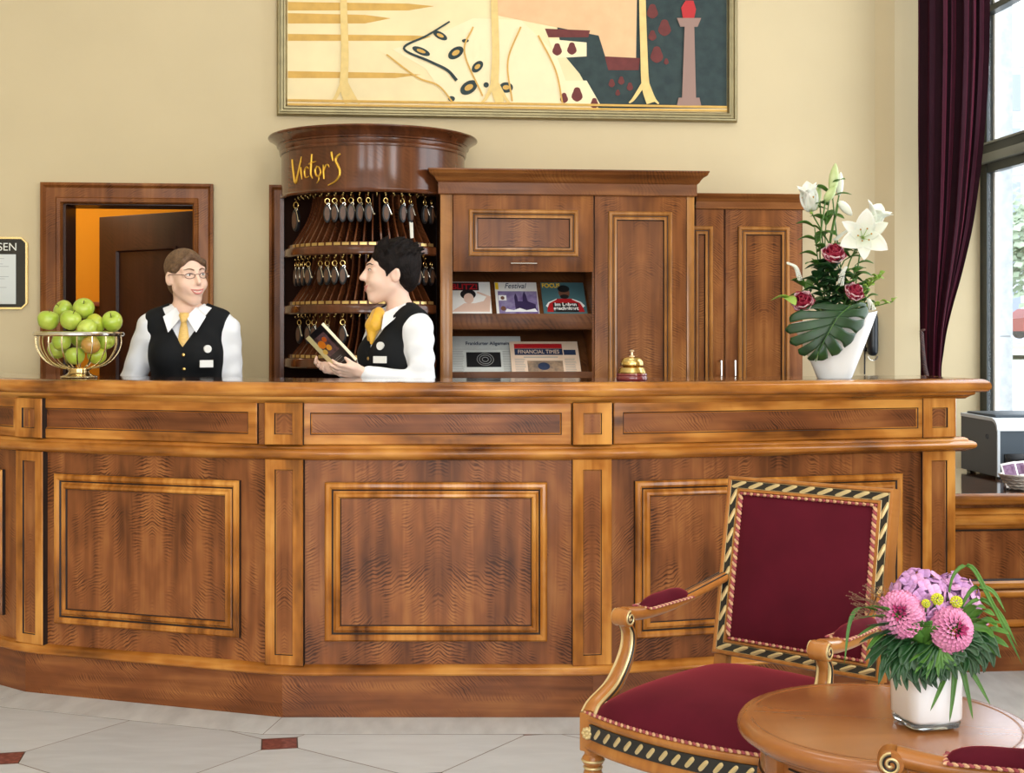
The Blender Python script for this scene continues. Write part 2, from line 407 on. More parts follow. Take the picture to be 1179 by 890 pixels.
# ---------------------------------------------------------------- window niche
wz0 = .74
zb = lambda py, px, a=AW: PS(px, py, a).z
t_lo, t_hi = zb(198, 1140.5), zb(167, 1129)
m_lo, m_hi = zb(16.2, 1139.5), zb(9, 1139.5)
jb = NB - .075
w1 = MB(); w1.bx(AW-.004, AW+.06, jb, NB, wz0, 3.75); w1.bx(AW-.05, AW+.05, 4.0, 4.07, wz0, 3.75)
w1.bx(AW-.03, AW+.03, 4.07, jb, wz0, wz0+.07); w1.bx(AW-.03, AW+.03, 4.07, jb, 3.68, 3.75)
w1 = struct('window_1', w1, DARKMETAL)
mb = MB(); h = t_hi - t_lo
mb.bx(AW-.002, AW+.04, 4.07, jb+.002, t_lo, t_lo+h*.3); mb.bx(AW-.012, AW+.04, 4.05, NB-.004, t_lo+h*.62, t_hi-.012)
mb.build('transom', DARKMETAL, w1)
mb = MB(); mb.bx(AW-.03, AW+.04, 4.05, NB-.004, t_lo+h*.3, t_lo+h*.62, bev=.008); mb.bx(AW-.02, AW+.04, 4.05, NB-.004, t_hi-.012, t_hi, bev=.003)
mb.build('transom_ledge', GREYMETAL, w1)
MB().bx(AW-.02, AW+.03, 4.07, jb, m_lo, m_hi).build('glazing_bar', DARKMETAL, w1)
gl = bpy.data.materials.new('window_glass'); gl.use_nodes = True; nt = gl.node_tree
tr = nt.nodes.new('ShaderNodeBsdfTransparent'); gs = nt.nodes.new('ShaderNodeBsdfGlossy'); gs.inputs['Roughness'].default_value = .02
mx = nt.nodes.new('ShaderNodeMixShader'); mx.inputs[0].default_value = .06
nt.links.new(tr.outputs[0], mx.inputs[1]); nt.links.new(gs.outputs[0], mx.inputs[2]); nt.links.new(mx.outputs[0], nt.nodes['Material Output'].inputs[0]); nt.nodes.remove(nt.nodes['Principled BSDF'])
for z0, z1 in ((wz0+.07, t_lo), (t_hi, m_lo), (m_hi, 3.68)):
    MB().bx(AW+.006, AW+.014, 4.07, jb, z0, z1).build('pane', gl, w1)
# the stone reveal outside and the street
STONE = mat('pale_granite', (196, 202, 206), .8, rgb2=(172, 180, 186), vscale=30)
sp0, sp1 = PR(1143.5, 300, 6.22), PR(1166, 300, 6.22)
mb = MB(); mb.bx(sp0.x, sp1.x, 6.22, 6.8, -.2, 1.306); mb.bx(sp0.x, sp1.x, 6.22, 6.8, 1.314, 5); mb.bx(sp0.x+.004, sp1.x-.004, 6.23, 6.8, 1.30, 1.32)
struct('wall_outside', mb, STONE)
MB().bx(AW+.05, sp0.x, 6.2, 6.3, -.2, 4.2).build('trim_outside', WHITE); o = bpy.data.objects['trim_outside']; o.rotation_euler = (0, 0, PHI); tag(o, kind='structure')
mb = MB(); mb.add([(3, -8, -.2), (60, -8, -.2), (60, 20, .55), (3, 20, .2), (60, 110, 1.4), (3, 110, 1.4)], [(0, 1, 2, 3), (3, 2, 4, 5)])
struct('ground_outside', mb, mat('pale_pavement', (226, 226, 224), .9), fix=False)
# ---------------------------------------------------------------- reception desk: a bar of straight bays with pilasters on the corners
def off_poly(P, d):
    P = [Vector(p[:2]) for p in P]; out = []
    for i in range(len(P)):
        a = (P[i]-P[i-1]).normalized() if i else (P[1]-P[0]).normalized()
        b = (P[i+1]-P[i]).normalized() if i < len(P)-1 else a
        na, nb = Vector((a.y, -a.x)), Vector((b.y, -b.x)); m = (na+nb).normalized(); out.append(P[i] + m*(d/m.dot(na)))
    return out
B_, C_, D_, E_ = Vector((-1.797, 4.812)), Vector((-.792, 4.49)), Vector((.28, 4.49)), Vector((1.655, 4.838))
A_ = B_ + Vector((-cos(radians(36)), sin(radians(36))))*1.05
PL = [A_, B_, C_, D_, E_]
FACE = off_poly(PL, -.03)
DT = 1.155
desk = thing('reception_desk', 'long panelled walnut reception desk bending in bays round the clerks', 'desk')
def seg(i):
    a, b = FACE[i], FACE[i+1]; t = (b-a).normalized(); return a, b, t, Vector((t.y, -t.x))
def seg_s(i, px, off=0):
    a, b, t, n = seg(i); a = a + n*off; k = (px-CX)/F       # ray X = kY
    return (k*a.y - a.x)/(t.x - k*t.y)
endback = (FACE[4]-FACE[3]).normalized(); endback = Vector((-endback.y, endback.x))
def path(ext=0, r=.16):
    t = (FACE[4]-FACE[3]).normalized()
    P = [Vector(p) for p in FACE]; P[4] = P[4] + t*ext
    P = fillet(P, r, 8) + [P[4] + endback*.37]
    return P
t34 = (FACE[4]-FACE[3]).normalized()
# core, plinth
core = off_poly(FACE, -.004); inner = off_poly(FACE, -.33)
core[-1] += -t34*.006; inner[-1] += -t34*.006
MB().prism([(p.x, p.y) for p in core] + [(p.x, p.y) for p in reversed(inner)], .02, DT-.06, 'XY').build('carcass', WALNUT, desk, smooth=0)
for i in range(4):
    a, b = PL[i], PL[i+1]; t = (b-a).normalized(); L = (b-a).length; mid = (a+b)/2
    r = (0, 0, atan2(t.y, t.x))
    MB().bx(-L/2, L/2, 0, .03, 0, .145).build('plinth', WALNUT_H, desk, (mid.x, mid.y, 0), r, smooth=0)
pp = [Vector(p) for p in PL]
rail = [(-.03, .144), (.004, .144), (.012, .147), (.015, .153), (.011, .159), (.003, .162), (-.002, .168), (-.012, .174), (-.03, .176)]
MB().sweep(rail, fillet(pp, .07, 5) + [pp[4] + endback*.34]).build('plinth_moulding', HONEY_H, desk, smooth=50)
# bays
pil_w = .137
lowx = {1: (63, 276, 79, 259.5), 2: (374, 630, 392, 611.5), 3: (731, 1039, 750, 1021)}
frx = {1: (33, 296.5, 50, 284.5), 2: (346, 658, 358.5, 645.5), 3: (706, 1066, 719, 1053)}
FPROF = [(0, 0), (0, .014), (.006, .022), (.016, .024), (.024, .016), (.030, .012), (.034, .014), (.040, .024), (.048, .027), (.054, .020), (.0575, .010)]
for i in range(4):
    a, b, t, n = seg(i); L = (b-a).length; mid = (a+b)/2; r = (0, 0, atan2(t.y, t.x)); loc = (mid.x, mid.y, 0)
    s0, s1 = pil_w/2 - L/2, L/2 - pil_w/2
    pn = MB().bx(s0-.01, s1+.01, 0, .012, .172, .892).build('front_panel', WALNUT, desk, loc, r, smooth=0)
    if i in lowx:
        x0, x1, y0, y1 = [seg_s(i, q, .01) - L/2 for q in lowx[i]]
        fx0, fx1, g0, g1 = [seg_s(i, q, .005) - L/2 for q in frx[i]]
    else:
        x0, x1 = s0+.1, s1-.1; fx0, fx1 = s0, s1; y0 = x0+.058; g0, g1 = s0+.04, s1-.04
    MB().frame(x0, x1, .258, .808, FPROF, dk=(0, 4, 9)).build('panel_moulding', [HONEY, GLAZELINE], pn, smooth=30)
    MB().bx(x0+.054, x1-.054, -.012, 0, .312, .754).build('panel_field', WALNUT, pn, smooth=0)
    # frieze
    fz0, fz1 = .938, 1.083
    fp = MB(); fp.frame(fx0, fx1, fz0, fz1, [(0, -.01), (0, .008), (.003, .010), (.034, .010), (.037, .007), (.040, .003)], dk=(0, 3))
    fo = fp.build('frieze_frame', [HONEY_H, GLAZELINE], desk, loc, r, smooth=30)
    MB().bx(fx0+.034, fx1-.034, -.003, .01, fz0+.034, fz1-.034).build('frieze_panel', WALNUT_H, fo, smooth=0)
# pilasters on the corners
ends = []
for i in range(5):
    if i == 0: continue
    p = FACE[i]; na = seg(i-1)[3]; nb = seg(i)[3] if i < 4 else na
    n = (na+nb).normalized(); ang = atan2(n.y, n.x) + pi/2
    if i == 4: p = p - t34*.0665
    loc = (p.x, p.y, 0); w = pil_w/2; r = (0, 0, ang)
    y0 = -.014
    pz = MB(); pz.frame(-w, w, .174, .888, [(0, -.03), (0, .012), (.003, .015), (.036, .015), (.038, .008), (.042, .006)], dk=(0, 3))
    po = pz.build('pilaster', [HONEY, GLAZELINE], desk, loc, r, smooth=30)
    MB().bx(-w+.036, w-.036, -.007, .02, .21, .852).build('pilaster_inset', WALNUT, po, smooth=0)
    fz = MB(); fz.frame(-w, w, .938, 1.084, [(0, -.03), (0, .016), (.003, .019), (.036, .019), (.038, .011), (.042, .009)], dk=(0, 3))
    fo = fz.build('frieze_block', [HONEY, GLAZELINE], desk, loc, r, smooth=30)
    MB().bx(-w+.036, w-.036, -.010, .02, .974, 1.048).build('block_inset', WALNUT, fo, smooth=0)
# ledge, cove and worktop
ledge = [(-.02, .884), (.012, .884), (.020, .888), (.030, .892), (.040, .899), (.044, .908), (.041, .917), (.032, .923), (.022, .926), (.020, .931), (.012, .936), (-.02, .938)]
MB().sweep(ledge, path(.03)).build('ledge_moulding', HONEY_H, desk, smooth=50)
cove = [(-.02, 1.080), (.010, 1.080), (.014, 1.084), (.022, 1.090), (.034, 1.096), (.036, 1.101), (.036, 1.106), (-.02, 1.106)]
MB().sweep(cove, path(.035)).build('cornice_moulding', HONEY_H, desk, smooth=50)
nose = [(-.02, 1.105), (.044, 1.105), (.056, 1.109), (.064, 1.118), (.066, 1.128), (.063, 1.139), (.055, 1.148), (.044, 1.153), (.030, 1.155), (-.02, 1.155)]
wt = MB().sweep(nose, path(.055)).build('worktop_edge', HONEY_H, desk, smooth=50)
fr = off_poly(FACE, .0); bk = off_poly(FACE, -.38); fr[-1] += t34*.055; bk[-1] += t34*.055
fr = [Vector(q) for q in fillet(fr, .16, 8)]; bk = [Vector(q) for q in fillet(bk, .12, 8)]
MB().prism([(p.x, p.y) for p in fr] + [(p.x, p.y) for p in reversed(bk)], 1.107, DT+.0006, 'XY').build('worktop', TOPW, desk, smooth=0)
# pale border course along the plinth
o1_, o2_ = off_poly(PL, .003), off_poly(PL, .19)
mb = MB()
for i in range(4):
    a, b = o1_[i], o1_[i+1]; c, d = o2_[i+1], o2_[i]; t = (b-a).normalized()*.0016
    q = [a+t, b-t, c-t, d+t]; mb.prism([(v.x, v.y) for v in reversed(q)], -.01, .0012, 'XY')
o3 = off_poly(PL, .193); 
tag(mb.build('trim_floor_border', STONEB, smooth=0), kind='structure')
mb = MB()
for i in range(4):
    q = [o1_[i], o1_[i+1], o3[i+1], o3[i]]; mb.prism([(v.x, v.y) for v in reversed(q)], -.01, .0006, 'XY')
tag(mb.build('trim_floor_joint', mat('grey_joint', (128, 118, 108), .8), smooth=0), kind='structure')
# ---------------------------------------------------------------- cabinets behind the desk (room coordinates)
def rthing(name, label, cat, p, group=None, rz=0):
    return thing(name, label, cat, R2W(p), PHI+rz, group)
FB = 5.85
A0 = PR(507, 300, FB).x
bc = rthing('newspaper_cabinet', 'tall walnut cabinet with open newspaper shelves and one long door', 'cabinet', (A0, FB, 0))
q = lambda px, b=FB: PR(px, 300, b).x - A0
zq = lambda py, px=640, b=FB: PR(px, py, b).z
W_ = q(799.5); ZT = zq(222); DP = WB-FB-.004
xs0, xs1, xd0, xd1 = q(521), q(683), q(685), q(790)
MB().bx(0, .016, .02, DP, 0, ZT).bx(W_-.016, W_, .02, DP, 0, ZT).bx(.016, W_-.016, DP-.012, DP, 0, ZT).bx(.016, W_-.016, .02, DP, ZT-.02, ZT).bx(xs1-.002, xs1+.016, .02, DP, 0, ZT).bx(.016, W_-.016, .02, DP, .0, .1).build('carcass', CABW, bc, smooth=0)
MB().bx(0, xs0, 0, .02, 0, ZT, bev=.002).build('stile', CABH, bc); MB().bx(xd1+.003, W_, 0, .02, 0, ZT, bev=.002).build('stile', CABH, bc)
crown = [(.0, 0), (.006, 0), (.010, .004), (.010, .055), (.016, .060), (.020, .064), (.024, .072), (.034, .084), (.048, .092), (.052, .096), (.054, .104), (.058, .108), (.058, .114), (.0, .114)]
def crown_mb(path, sc=1, z=0): return MB().sweep([(o*sc, z+h*sc) for o, h in crown], path)
crown_mb([(0, -.001), (0, -.002), (W_, -.002), (W_, DP)], .98, ZT-.012).build('cornice', CABW_H, bc, smooth=40)
MB().bx(0, W_, 0, DP, ZT+.09, ZT+.0985).build('top_board', CABW_H, bc, smooth=0)
CFP = [(0, 0), (0, .009), (.005, .014), (.014, .016), (.020, .009), (.024, .009), (.030, .014), (.038, .015), (.043, .004)]
def door_part(parent, name, x0, x1, z0, z1, fx0, fx1, fz0, fz1, handle=None, wv=CABW, wh=CABH, y=0, vert=True):
    d = MB().bx(x0, x1, y, y+.02, z0, z1, bev=.0015).build(name, wv, None, smooth=30)
    # origin at the middle of the door, so the veneer mirrors about it
    cx = (x0+x1)/2
    for v in d.data.vertices: v.co.x -= cx
    d.parent = parent; d.location = (cx, 0, 0)
    MB().frame(fx0-cx, fx1-cx, fz0, fz1, CFP, y=y, dk=(0, 4, 7)).build('door_moulding', [wh, GLAZELINE], d, smooth=30)
    MB().bx(fx0-cx+.04, fx1-cx-.04, y-.006, y, fz0+.04, fz1-.04).build('door_field', wv, d, smooth=0)
    if handle:
        (hx0, hz0), (hx1, hz1) = handle; hx0 -= cx; hx1 -= cx
        MB().tube([(hx0, y, hz0), (hx0, y-.022, hz0), (hx1, y-.022, hz1), (hx1, y, hz1)], .0045).build('door_handle', CHROME, d)
    return d
door_part(bc, 'flap_door', xs0+.003, xs1, zq(313), zq(223), q(539.5), q(665.5), zq(295.5), zq(242), ((q(588), zq(304)), (q(617.5), zq(304))))
door_part(bc, 'door', xd0, xd1, .11, zq(224), q(700), q(773.5), .3, zq(243))
SHELFW = wood('shelf_walnut', (46, 25, 15), (92, 55, 30), (122, 78, 44), grain='X', ripple=.3, rough=.4, mirror=False, coat=.05, spec=.15)
def sloped(zlip0, zlip1):
    mb = MB(); mb.bx(xs0+.001, xs1-.002, .015, .033, zlip0, zlip1, bev=.002)
    mb.M = Matrix.Translation((0, .034, zlip0+.004)) @ Matrix.Rotation(radians(-45), 4, 'X'); mb.bx(xs0+.001, xs1-.002, .0, .012, 0, .42)
    mb.build('sloping_shelf', SHELFW, bc, smooth=30)
L1 = (zq(379), zq(361)); L2 = (zq(436.5), zq(428))
sloped(*L1); sloped(L2[0]-.04, L2[1])
# ---- papers on the sloping shelves
PAPER = mat('paper_white', (236, 234, 230), .6); NEWS = mat('newsprint', (206, 210, 206), .85, var=.04, vscale=40); SALMON = mat('salmon_newsprint', (226, 200, 176), .85)
INK = mat('ink_black', (22, 22, 24), .6); INKB = mat('ink_blue', (34, 48, 78), .6); RED = mat('print_red', (178, 28, 34), .5); YEL = mat('print_yellow', (238, 196, 40), .5)
PURPLE = mat('print_purple', (104, 82, 136), .5, rgb2=(150, 140, 176), vscale=30); TEALP = mat('print_teal', (74, 110, 118), .5); SKINP = mat('print_skin', (222, 188, 170), .5); SKIND = mat('print_brown', (112, 74, 56), .5); GREYP = mat('print_grey', (150, 152, 152), .6); WHITEP = mat('print_white', (240, 240, 240), .5)
def paper_thing(name, label, cat, px0, px1, zlip, w, h, t, cover, group, dy=0, rzz=0, zoff=.006):
    x0 = PR(px0, 300, FB+.12).x; x1 = PR(px1, 300, FB+.12).x; w = x1-x0
    base = (x0 + w/2, FB+.034+.031+dy, zlip+zoff+.029); h -= .03
    o = rthing(name, label, cat, base, group); o.rotation_euler = (radians(-45), rzz, PHI)
    MB().bx(-w/2, w/2, -t-.003, -.003, .0, h, bev=.0008).build('pages', PAPER if cover is None else cover, o)
    return o, w, h, -t-.0032
def decal(o, name, m, x0, x1, z0, z1, y, lay=1):
    return MB().bx(x0, x1, y-.0004*lay, y+.0006, z0, z1).build(name, m, o, smooth=0)
def blob(o, name, m, pts, y, lay=1):
    return MB().prism(pts, y-.0004*lay, y+.0006).build(name, m, o, smooth=0)
def ell(cx, cz, rx, rz_, n=20, a0=0, a1=2*pi): return [(cx+rx*cos(a0+(a1-a0)*i/n), cz+rz_*sin(a0+(a1-a0)*i/n)) for i in range(n)]
RX = (pi/2, 0, 0)
z1_ = L1[0]; z2_ = L2[0]-.04; H = .285
o, w, h, y = paper_thing('magazine', 'magazine with red lettering on black over a dark-haired woman, left end of shelf', 'magazine', 518.5, 566, z1_, 0, H, .006, PAPER, 'magazines on the upper shelf')
decal(o, 'masthead', INK, -w/2+.004, w*.22, h-.058, h-.004, y); text_mesh('title', 'BLITZ!', .05, RED, o, (-w*.13, y-.0008, h-.05), RX, width=w*.62, bold=.0012)
blob(o, 'cover_hair', INK, ell(-.01, h-.085, .036, .034), y, 2); blob(o, 'cover_face', SKINP, ell(-.008, h-.112, .023, .034), y, 3)
blob(o, 'cover_body', SKINP, [(-.09, h-.2), (-.03, h-.145), (.02, h-.145), (.06, h-.13), (.075, h-.10), (.03, h-.075), (.035, h-.065), (.095, h-.10), (.085, h-.2)], y, 1)
o, w, h, y = paper_thing('magazine', 'magazine with white top band and violet photo of a twin-towered church', 'magazine', 571.5, 620.5, z1_, 0, H, .005, PAPER, 'magazines on the upper shelf')
decal(o, 'cover_photo', PURPLE, -w/2+.012, w/2-.003, .02, h-.062, y); decal(o, 'corner_flash', YEL, -w/2+.002, -w/2+.017, h-.05, h-.003, y)
text_mesh('title', 'Festival', .05, INKB, o, (-.004, y-.0008, h-.042), RX, width=w*.52, shear=.3)
blob(o, 'cover_towers', mat('print_violet_dark', (58, 44, 84), .5), [(-.01, h-.2), (-.012, h-.1), (-.005, h-.075), (.002, h-.1), (.004, h-.13), (.026, h-.13), (.028, h-.09), (.036, h-.062), (.044, h-.09), (.05, h-.13), (.085, h-.15), (.085, h-.2)], y, 2)
blob(o, 'cover_cloud', WHITEP, [(-.06, h-.2), (-.05, h-.18), (-.02, h-.19), (.01, h-.175), (.04, h-.19), (.08, h-.178), (.09, h-.2)], y, 3)
decal(o, 'cover_portrait', WHITEP, -w/2+.014, -w/2+.05, h-.125, h-.09, y, 2); blob(o, 'portrait_face', SKIND, ell(-w/2+.032, h-.108, .009, .012), y, 3); blob(o, 'portrait_face', SKIND, ell(-w/2+.032, h-.178, .012, .015), y, 3)
o, w, h, y = paper_thing('magazine', 'grey-blue magazine showing a bearded man in a red jersey', 'magazine', 625.5, 675.5, z1_, 0, H, .005, TEALP, 'magazines on the upper shelf')
text_mesh('title', 'FOCUS', .04, YEL, o, (-.054, y-.0008, h-.036), RX, width=w*.42, bold=.001)
blob(o, 'cover_jersey', RED, [(-.085, h-.2), (-.075, h-.14), (-.03, h-.112), (.04, h-.112), (.075, h-.135), (.09, h-.2)], y, 1); blob(o, 'jersey_sleeve', WHITEP, [(-.088, h-.16), (-.075, h-.136), (-.034, h-.112), (-.034, h-.117), (-.07, h-.142), (-.08, h-.17)], y, 2); blob(o, 'jersey_sleeve', WHITEP, [(.094, h-.16), (.078, h-.133), (.038, h-.112), (.038, h-.117), (.072, h-.14), (.084, h-.17)], y, 2)
blob(o, 'cover_face', SKIND, ell(.004, h-.07, .026, .042), y, 3); blob(o, 'cover_hair', INK, ell(.004, h-.045, .028, .024, 20), y, 4); blob(o, 'cover_beard', INK, ell(.004, h-.098, .02, .014), y, 4)
decal(o, 'headline_box', INK, -.055, .062, h-.2, h-.142, y, 5)
text_mesh('headline', 'Im Leben', .03, WHITEP, o, (.004, y-.0026, h-.162), RX, width=w*.5, bold=.001); text_mesh('headline', 'gescheitert', .03, WHITEP, o, (.004, y-.0026, h-.188), RX, width=w*.58, bold=.001)
o, w, h, y = paper_thing('newspaper', 'grey-white newspaper with blackletter title and a dark picture, left on lower shelf', 'newspaper', 516, 602, z2_, 0, .30, .008, NEWS, 'newspapers on the lower shelf')
text_mesh('masthead', 'Frankfurter Allgemeine', .03, INKB, o, (.02, y-.0008, h-.058), RX, width=w*.62, bold=.0004)
decal(o, 'front_picture', INK, -w/2+.085, w/2-.1, h-.2, h-.105, y)
for r0 in (.038, .027, .014):
    mb = MB(); mb.tube([(.0+r0*1.0*cos(a), y-.0012, h-.152+r0*sin(a)) for a in np.linspace(0, 2*pi, 28, endpoint=False)], .0016, 6, closed=True); mb.build('picture_ring', GREYP, o)
mb = MB()
for k in range(22):
    for (xa, xb) in ((-w/2+.012, -w/2+.075), (w/2-.09, w/2-.012)): mb.bx(xa, xb-random.random()*.01, y-.0003, y+.0005, h-.1-k*.0085, h-.0975-k*.0085)
mb.bx(-w/2+.01, w/2-.01, y-.0003, y+.0005, h-.086, h-.0845).build('newsprint_lines', GREYP, o, smooth=0)
o, w, h, y = paper_thing('newspaper', 'salmon-coloured newspaper with red strip and dark blue title bar', 'newspaper', 588, 667, z2_, 0, .255, .010, SALMON, 'newspapers on the lower shelf', dy=-.022, zoff=.012)
decal(o, 'red_strip', RED, -w/2+.02, w/2-.075, h-.045, h-.016, y); decal(o, 'title_bar', INKB, -w/2+.02, w/2-.075, h-.088, h-.047, y); decal(o, 'side_box', INKB, w/2-.07, w/2-.014, h-.088, h-.055, y)
text_mesh('masthead', 'FINANCIAL TIMES', .034, SALMON, o, (-.028, y-.0008, h-.079), RX, width=w*.6)
decal(o, 'front_picture', mat('print_sepia', (170, 140, 112), .6, rgb2=(110, 96, 84), vscale=40), -w/2+.075, w/2-.08, h-.2, h-.125, y); blob(o, 'picture_figure', INKB, ell(-.01, h-.16, .028, .024), y, 2)
mb = MB()
for k in range(12):
    for (xa, xb) in ((-w/2+.018, -w/2+.068), (w/2-.07, w/2-.016)): mb.bx(xa, xb-random.random()*.01, y-.0003, y+.0005, h-.115-k*.0085, h-.1125-k*.0085)
mb.bx(-w/2+.06, w/2-.1, y-.0003, y+.0005, h-.104, h-.099).build('newsprint_lines', GREYP, o, smooth=0)
# ---- lower cabinet on the right, two doors
FC = 6.0; A1 = PR(800, 300, FC).x
wc = rthing('cupboard', 'lower walnut cupboard with two doors behind the lily vase', 'cupboard', (A1, FC, 0))
q2 = lambda px: PR(px, 300, FC).x - A1
z2 = lambda py, px=880: PR(px, py, FC).z
W2 = q2(925.5); ZT2 = z2(240)
MB().bx(.004, W2, .02, WB-FC-.004, 0, ZT2).build('carcass', CABW, wc, smooth=0)
crown_mb([(.004, -.002), (W2, -.002), (W2, WB-FC-.006)], .62, ZT2-.005).build('cornice', CABW_H, wc, smooth=40)
MB().bx(.004, W2, 0, WB-FC-.006, ZT2+.05, ZT2+.065).build('top_board', CABW_H, wc, smooth=0)
xm0, xm1 = q2(833), q2(835.5)
door_part(wc, 'door', .006, xm0, .1, ZT2-.006, .006-.06+.03, q2(820.5), .25, z2(261), ((q2(829), z2(432)), (q2(829), z2(415))))
door_part(wc, 'door', xm1, W2-.012, .1, ZT2-.006, q2(849), q2(908.5), .25, z2(261), ((q2(845), z2(432)), (q2(845), z2(415))))
# ---- round key cabinet
KA, KB = -.083, 6.204
kc = rthing('key_cabinet', 'round dark walnut key cabinet with gold lettering and three tiers of hooks', 'cabinet', (KA, KB, 0))
RF = .43
def pol(r, th, z): return (r*sin(th), -r*cos(th), z)
def th_of(px, r):
    th = 0
    for _ in range(30):
        c = R2W((KA, KB, 0)); X = (px-CX)/F
        p = R2W((KA + r*sin(th), KB - r*cos(th), 0))
        err = p.x - X*p.y
        th -= err/r*.8
        th = max(-1.5, min(1.5, th))
    return th
def dep(r, th): return R2W((KA+r*sin(th), KB-r*cos(th), 0)).y
def zpx(py, r, th): return HC - (py-HY)/F*dep(r, th)
def arc_mb(mb, prof, t0, t1, n=48):
    rows = [[pol(r, t0+(t1-t0)*i/n, z) for r, z in prof] for i in range(n+1)]
    mb.surf(rows); L = len(prof)
    return mb
ZF0, ZF1 = zpx(219, RF, 0), zpx(166, RF, 0); ZC = zpx(142.5, .47, 0)
T = 1.66
ZCT = ZT+.0985+.004
TL = radians(43.0)
mb = arc_mb(MB(), [(RF-.02, ZF0), (RF-.004, ZF0-.006), (RF+.004, ZF0-.002), (RF+.006, ZF0+.004), (RF+.001, ZF0+.010), (RF, ZF0+.014), (RF, ZCT), (RF-.02, ZCT), (RF-.02, ZF0)], -T, TL, 56)
arc_mb(mb, [(RF-.02, ZCT), (RF, ZCT), (RF, ZF1), (RF-.02, ZF1), (RF-.02, ZCT)], -T, T, 72).build('fascia', KEYW, kc, smooth=40)
hC = ZC-ZF1
cp = [(RF-.01, ZF1-.004), (RF+.006, ZF1-.004), (RF+.009, ZF1+.004), (RF+.007, ZF1+.010), (RF+.010, ZF1+.014), (RF+.012, ZF1+hC*.36), (RF+.020, ZF1+hC*.40), (RF+.022, ZF1+hC*.47), (RF+.018, ZF1+hC*.5), (RF+.024, ZF1+hC*.56), (RF+.032, ZF1+hC*.66), (RF+.050, ZF1+hC*.80), (RF+.058, ZF1+hC*.84), (RF+.062, ZF1+hC*.9), (RF+.060, ZF1+hC*.97), (RF+.052, ZC), (.02, ZC)]
arc_mb(MB(), cp, -T, T, 72).build('cornice', KEYW, kc, smooth=40)
mb = MB(); mb.prism([pol(RF-.01, -T+(T+TL)*i/40, 0)[:2] for i in range(41)], ZF0+.03, ZF0+.05, 'XY'); mb.build('ceiling_board', KEYW, kc, smooth=0)
# back, left jamb, base drum
TR = radians(43.2)
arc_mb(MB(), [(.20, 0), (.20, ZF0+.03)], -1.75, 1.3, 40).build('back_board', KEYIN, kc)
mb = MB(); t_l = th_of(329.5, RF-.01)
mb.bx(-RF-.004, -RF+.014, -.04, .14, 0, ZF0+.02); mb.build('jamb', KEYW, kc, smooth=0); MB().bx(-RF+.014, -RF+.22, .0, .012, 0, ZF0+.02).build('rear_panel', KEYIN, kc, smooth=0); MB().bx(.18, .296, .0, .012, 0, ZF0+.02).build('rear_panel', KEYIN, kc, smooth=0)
arc_mb(MB(), [(.05, 1.02), (RF-.01, 1.02), (RF-.006, 1.015), (RF-.006, 0)], -T, TR, 40).build('base_drum', KEYW, kc, smooth=40)
shz = [(zpx(278, .41, 0), zpx(292.5, .41, 0)), (zpx(346, .41, 0), zpx(361, .41, 0)), (zpx(409, .41, 0), zpx(425, .41, 0))]
PLATE = mat('brass_plate', (206, 176, 112), .35, .8, var=.12, vscale=30)
HK = [radians(-66 + 5.75*i) for i in range(20)]
TOPS = [ZF0-.002] + [s[1] for s in shz[:2]]; BOTS = [s[0] for s in shz]
hookm = None; divm = []
for k, (zt, zb_) in enumerate(shz):
    sh = arc_mb(MB(), [(.2, zt), (.400, zt), (.402, zt-.016), (.414, zt-.018), (.418, zt-.024), (.418, zb_+.006), (.412, zb_), (.2, zb_)], -1.52, TR, 44).build('tier_shelf', KEYW, kc, smooth=40)
    pm = MB()
    for i, th in enumerate(HK[:-1]):
        a, b = th+.012, HK[i+1]-.012
        pm.surf([[pol(.4025, a+(b-a)*j/3, zt-.001), pol(.4045, a+(b-a)*j/3, zt-.003), pol(.4045, a+(b-a)*j/3, zt-.014)] for j in range(4)])
    pm.build('number_plates', PLATE, sh, smooth=0)
    top = TOPS[k]; h = top - zt
    prof = [(.205, top), (.30, top)] + [(.30 + .098*(1-cos(t*pi/2))*1.0 if t < 1 else .398, top - h*t) for t in [j/8 for j in range(1, 9)]] + [(.205, zt)]
    for th in [HK[0]-.05] + [(HK[i]+HK[i+1])/2 for i in range(len(HK)-1)]:
        if th > TR-.02: continue
        mb = MB(); n = len(prof); c_, s_ = cos(th), sin(th); hw = .0035
        fr_ = [(r*s_ + hw*c_, -r*c_ + hw*s_, z) for r, z in prof]; bk_ = [(r*s_ - hw*c_, -r*c_ - hw*s_, z) for r, z in prof]
        mb.add(fr_+bk_, [tuple(range(n)), tuple(range(2*n-1, n-1, -1))] + [(i, n+i, n+(i+1) % n, (i+1) % n) for i in range(n)])
        mb.build('divider', KEYW, kc, smooth=0)
    for th in HK:
        if th > TR-.03: continue
        if hookm is None:
            mb = MB(); mb.tube([(0, 0, .002), (0, 0, -.012), (0, -.008, -.02), (0, -.014, -.014)], .0022, 6); mb.sphere((0, -.014, -.012), .0035, 8, 6); mb.sphere((0, 0, -.002), .005, 8, 6)
            hookm = mb.mesh('hook'); hookm.materials.append(BRASS)
        o = bpy.data.objects.new('hook', hookm); COL.objects.link(o); o.parent = kc; o.location = pol(.375, th, top); o.rotation_euler = (0, 0, th)
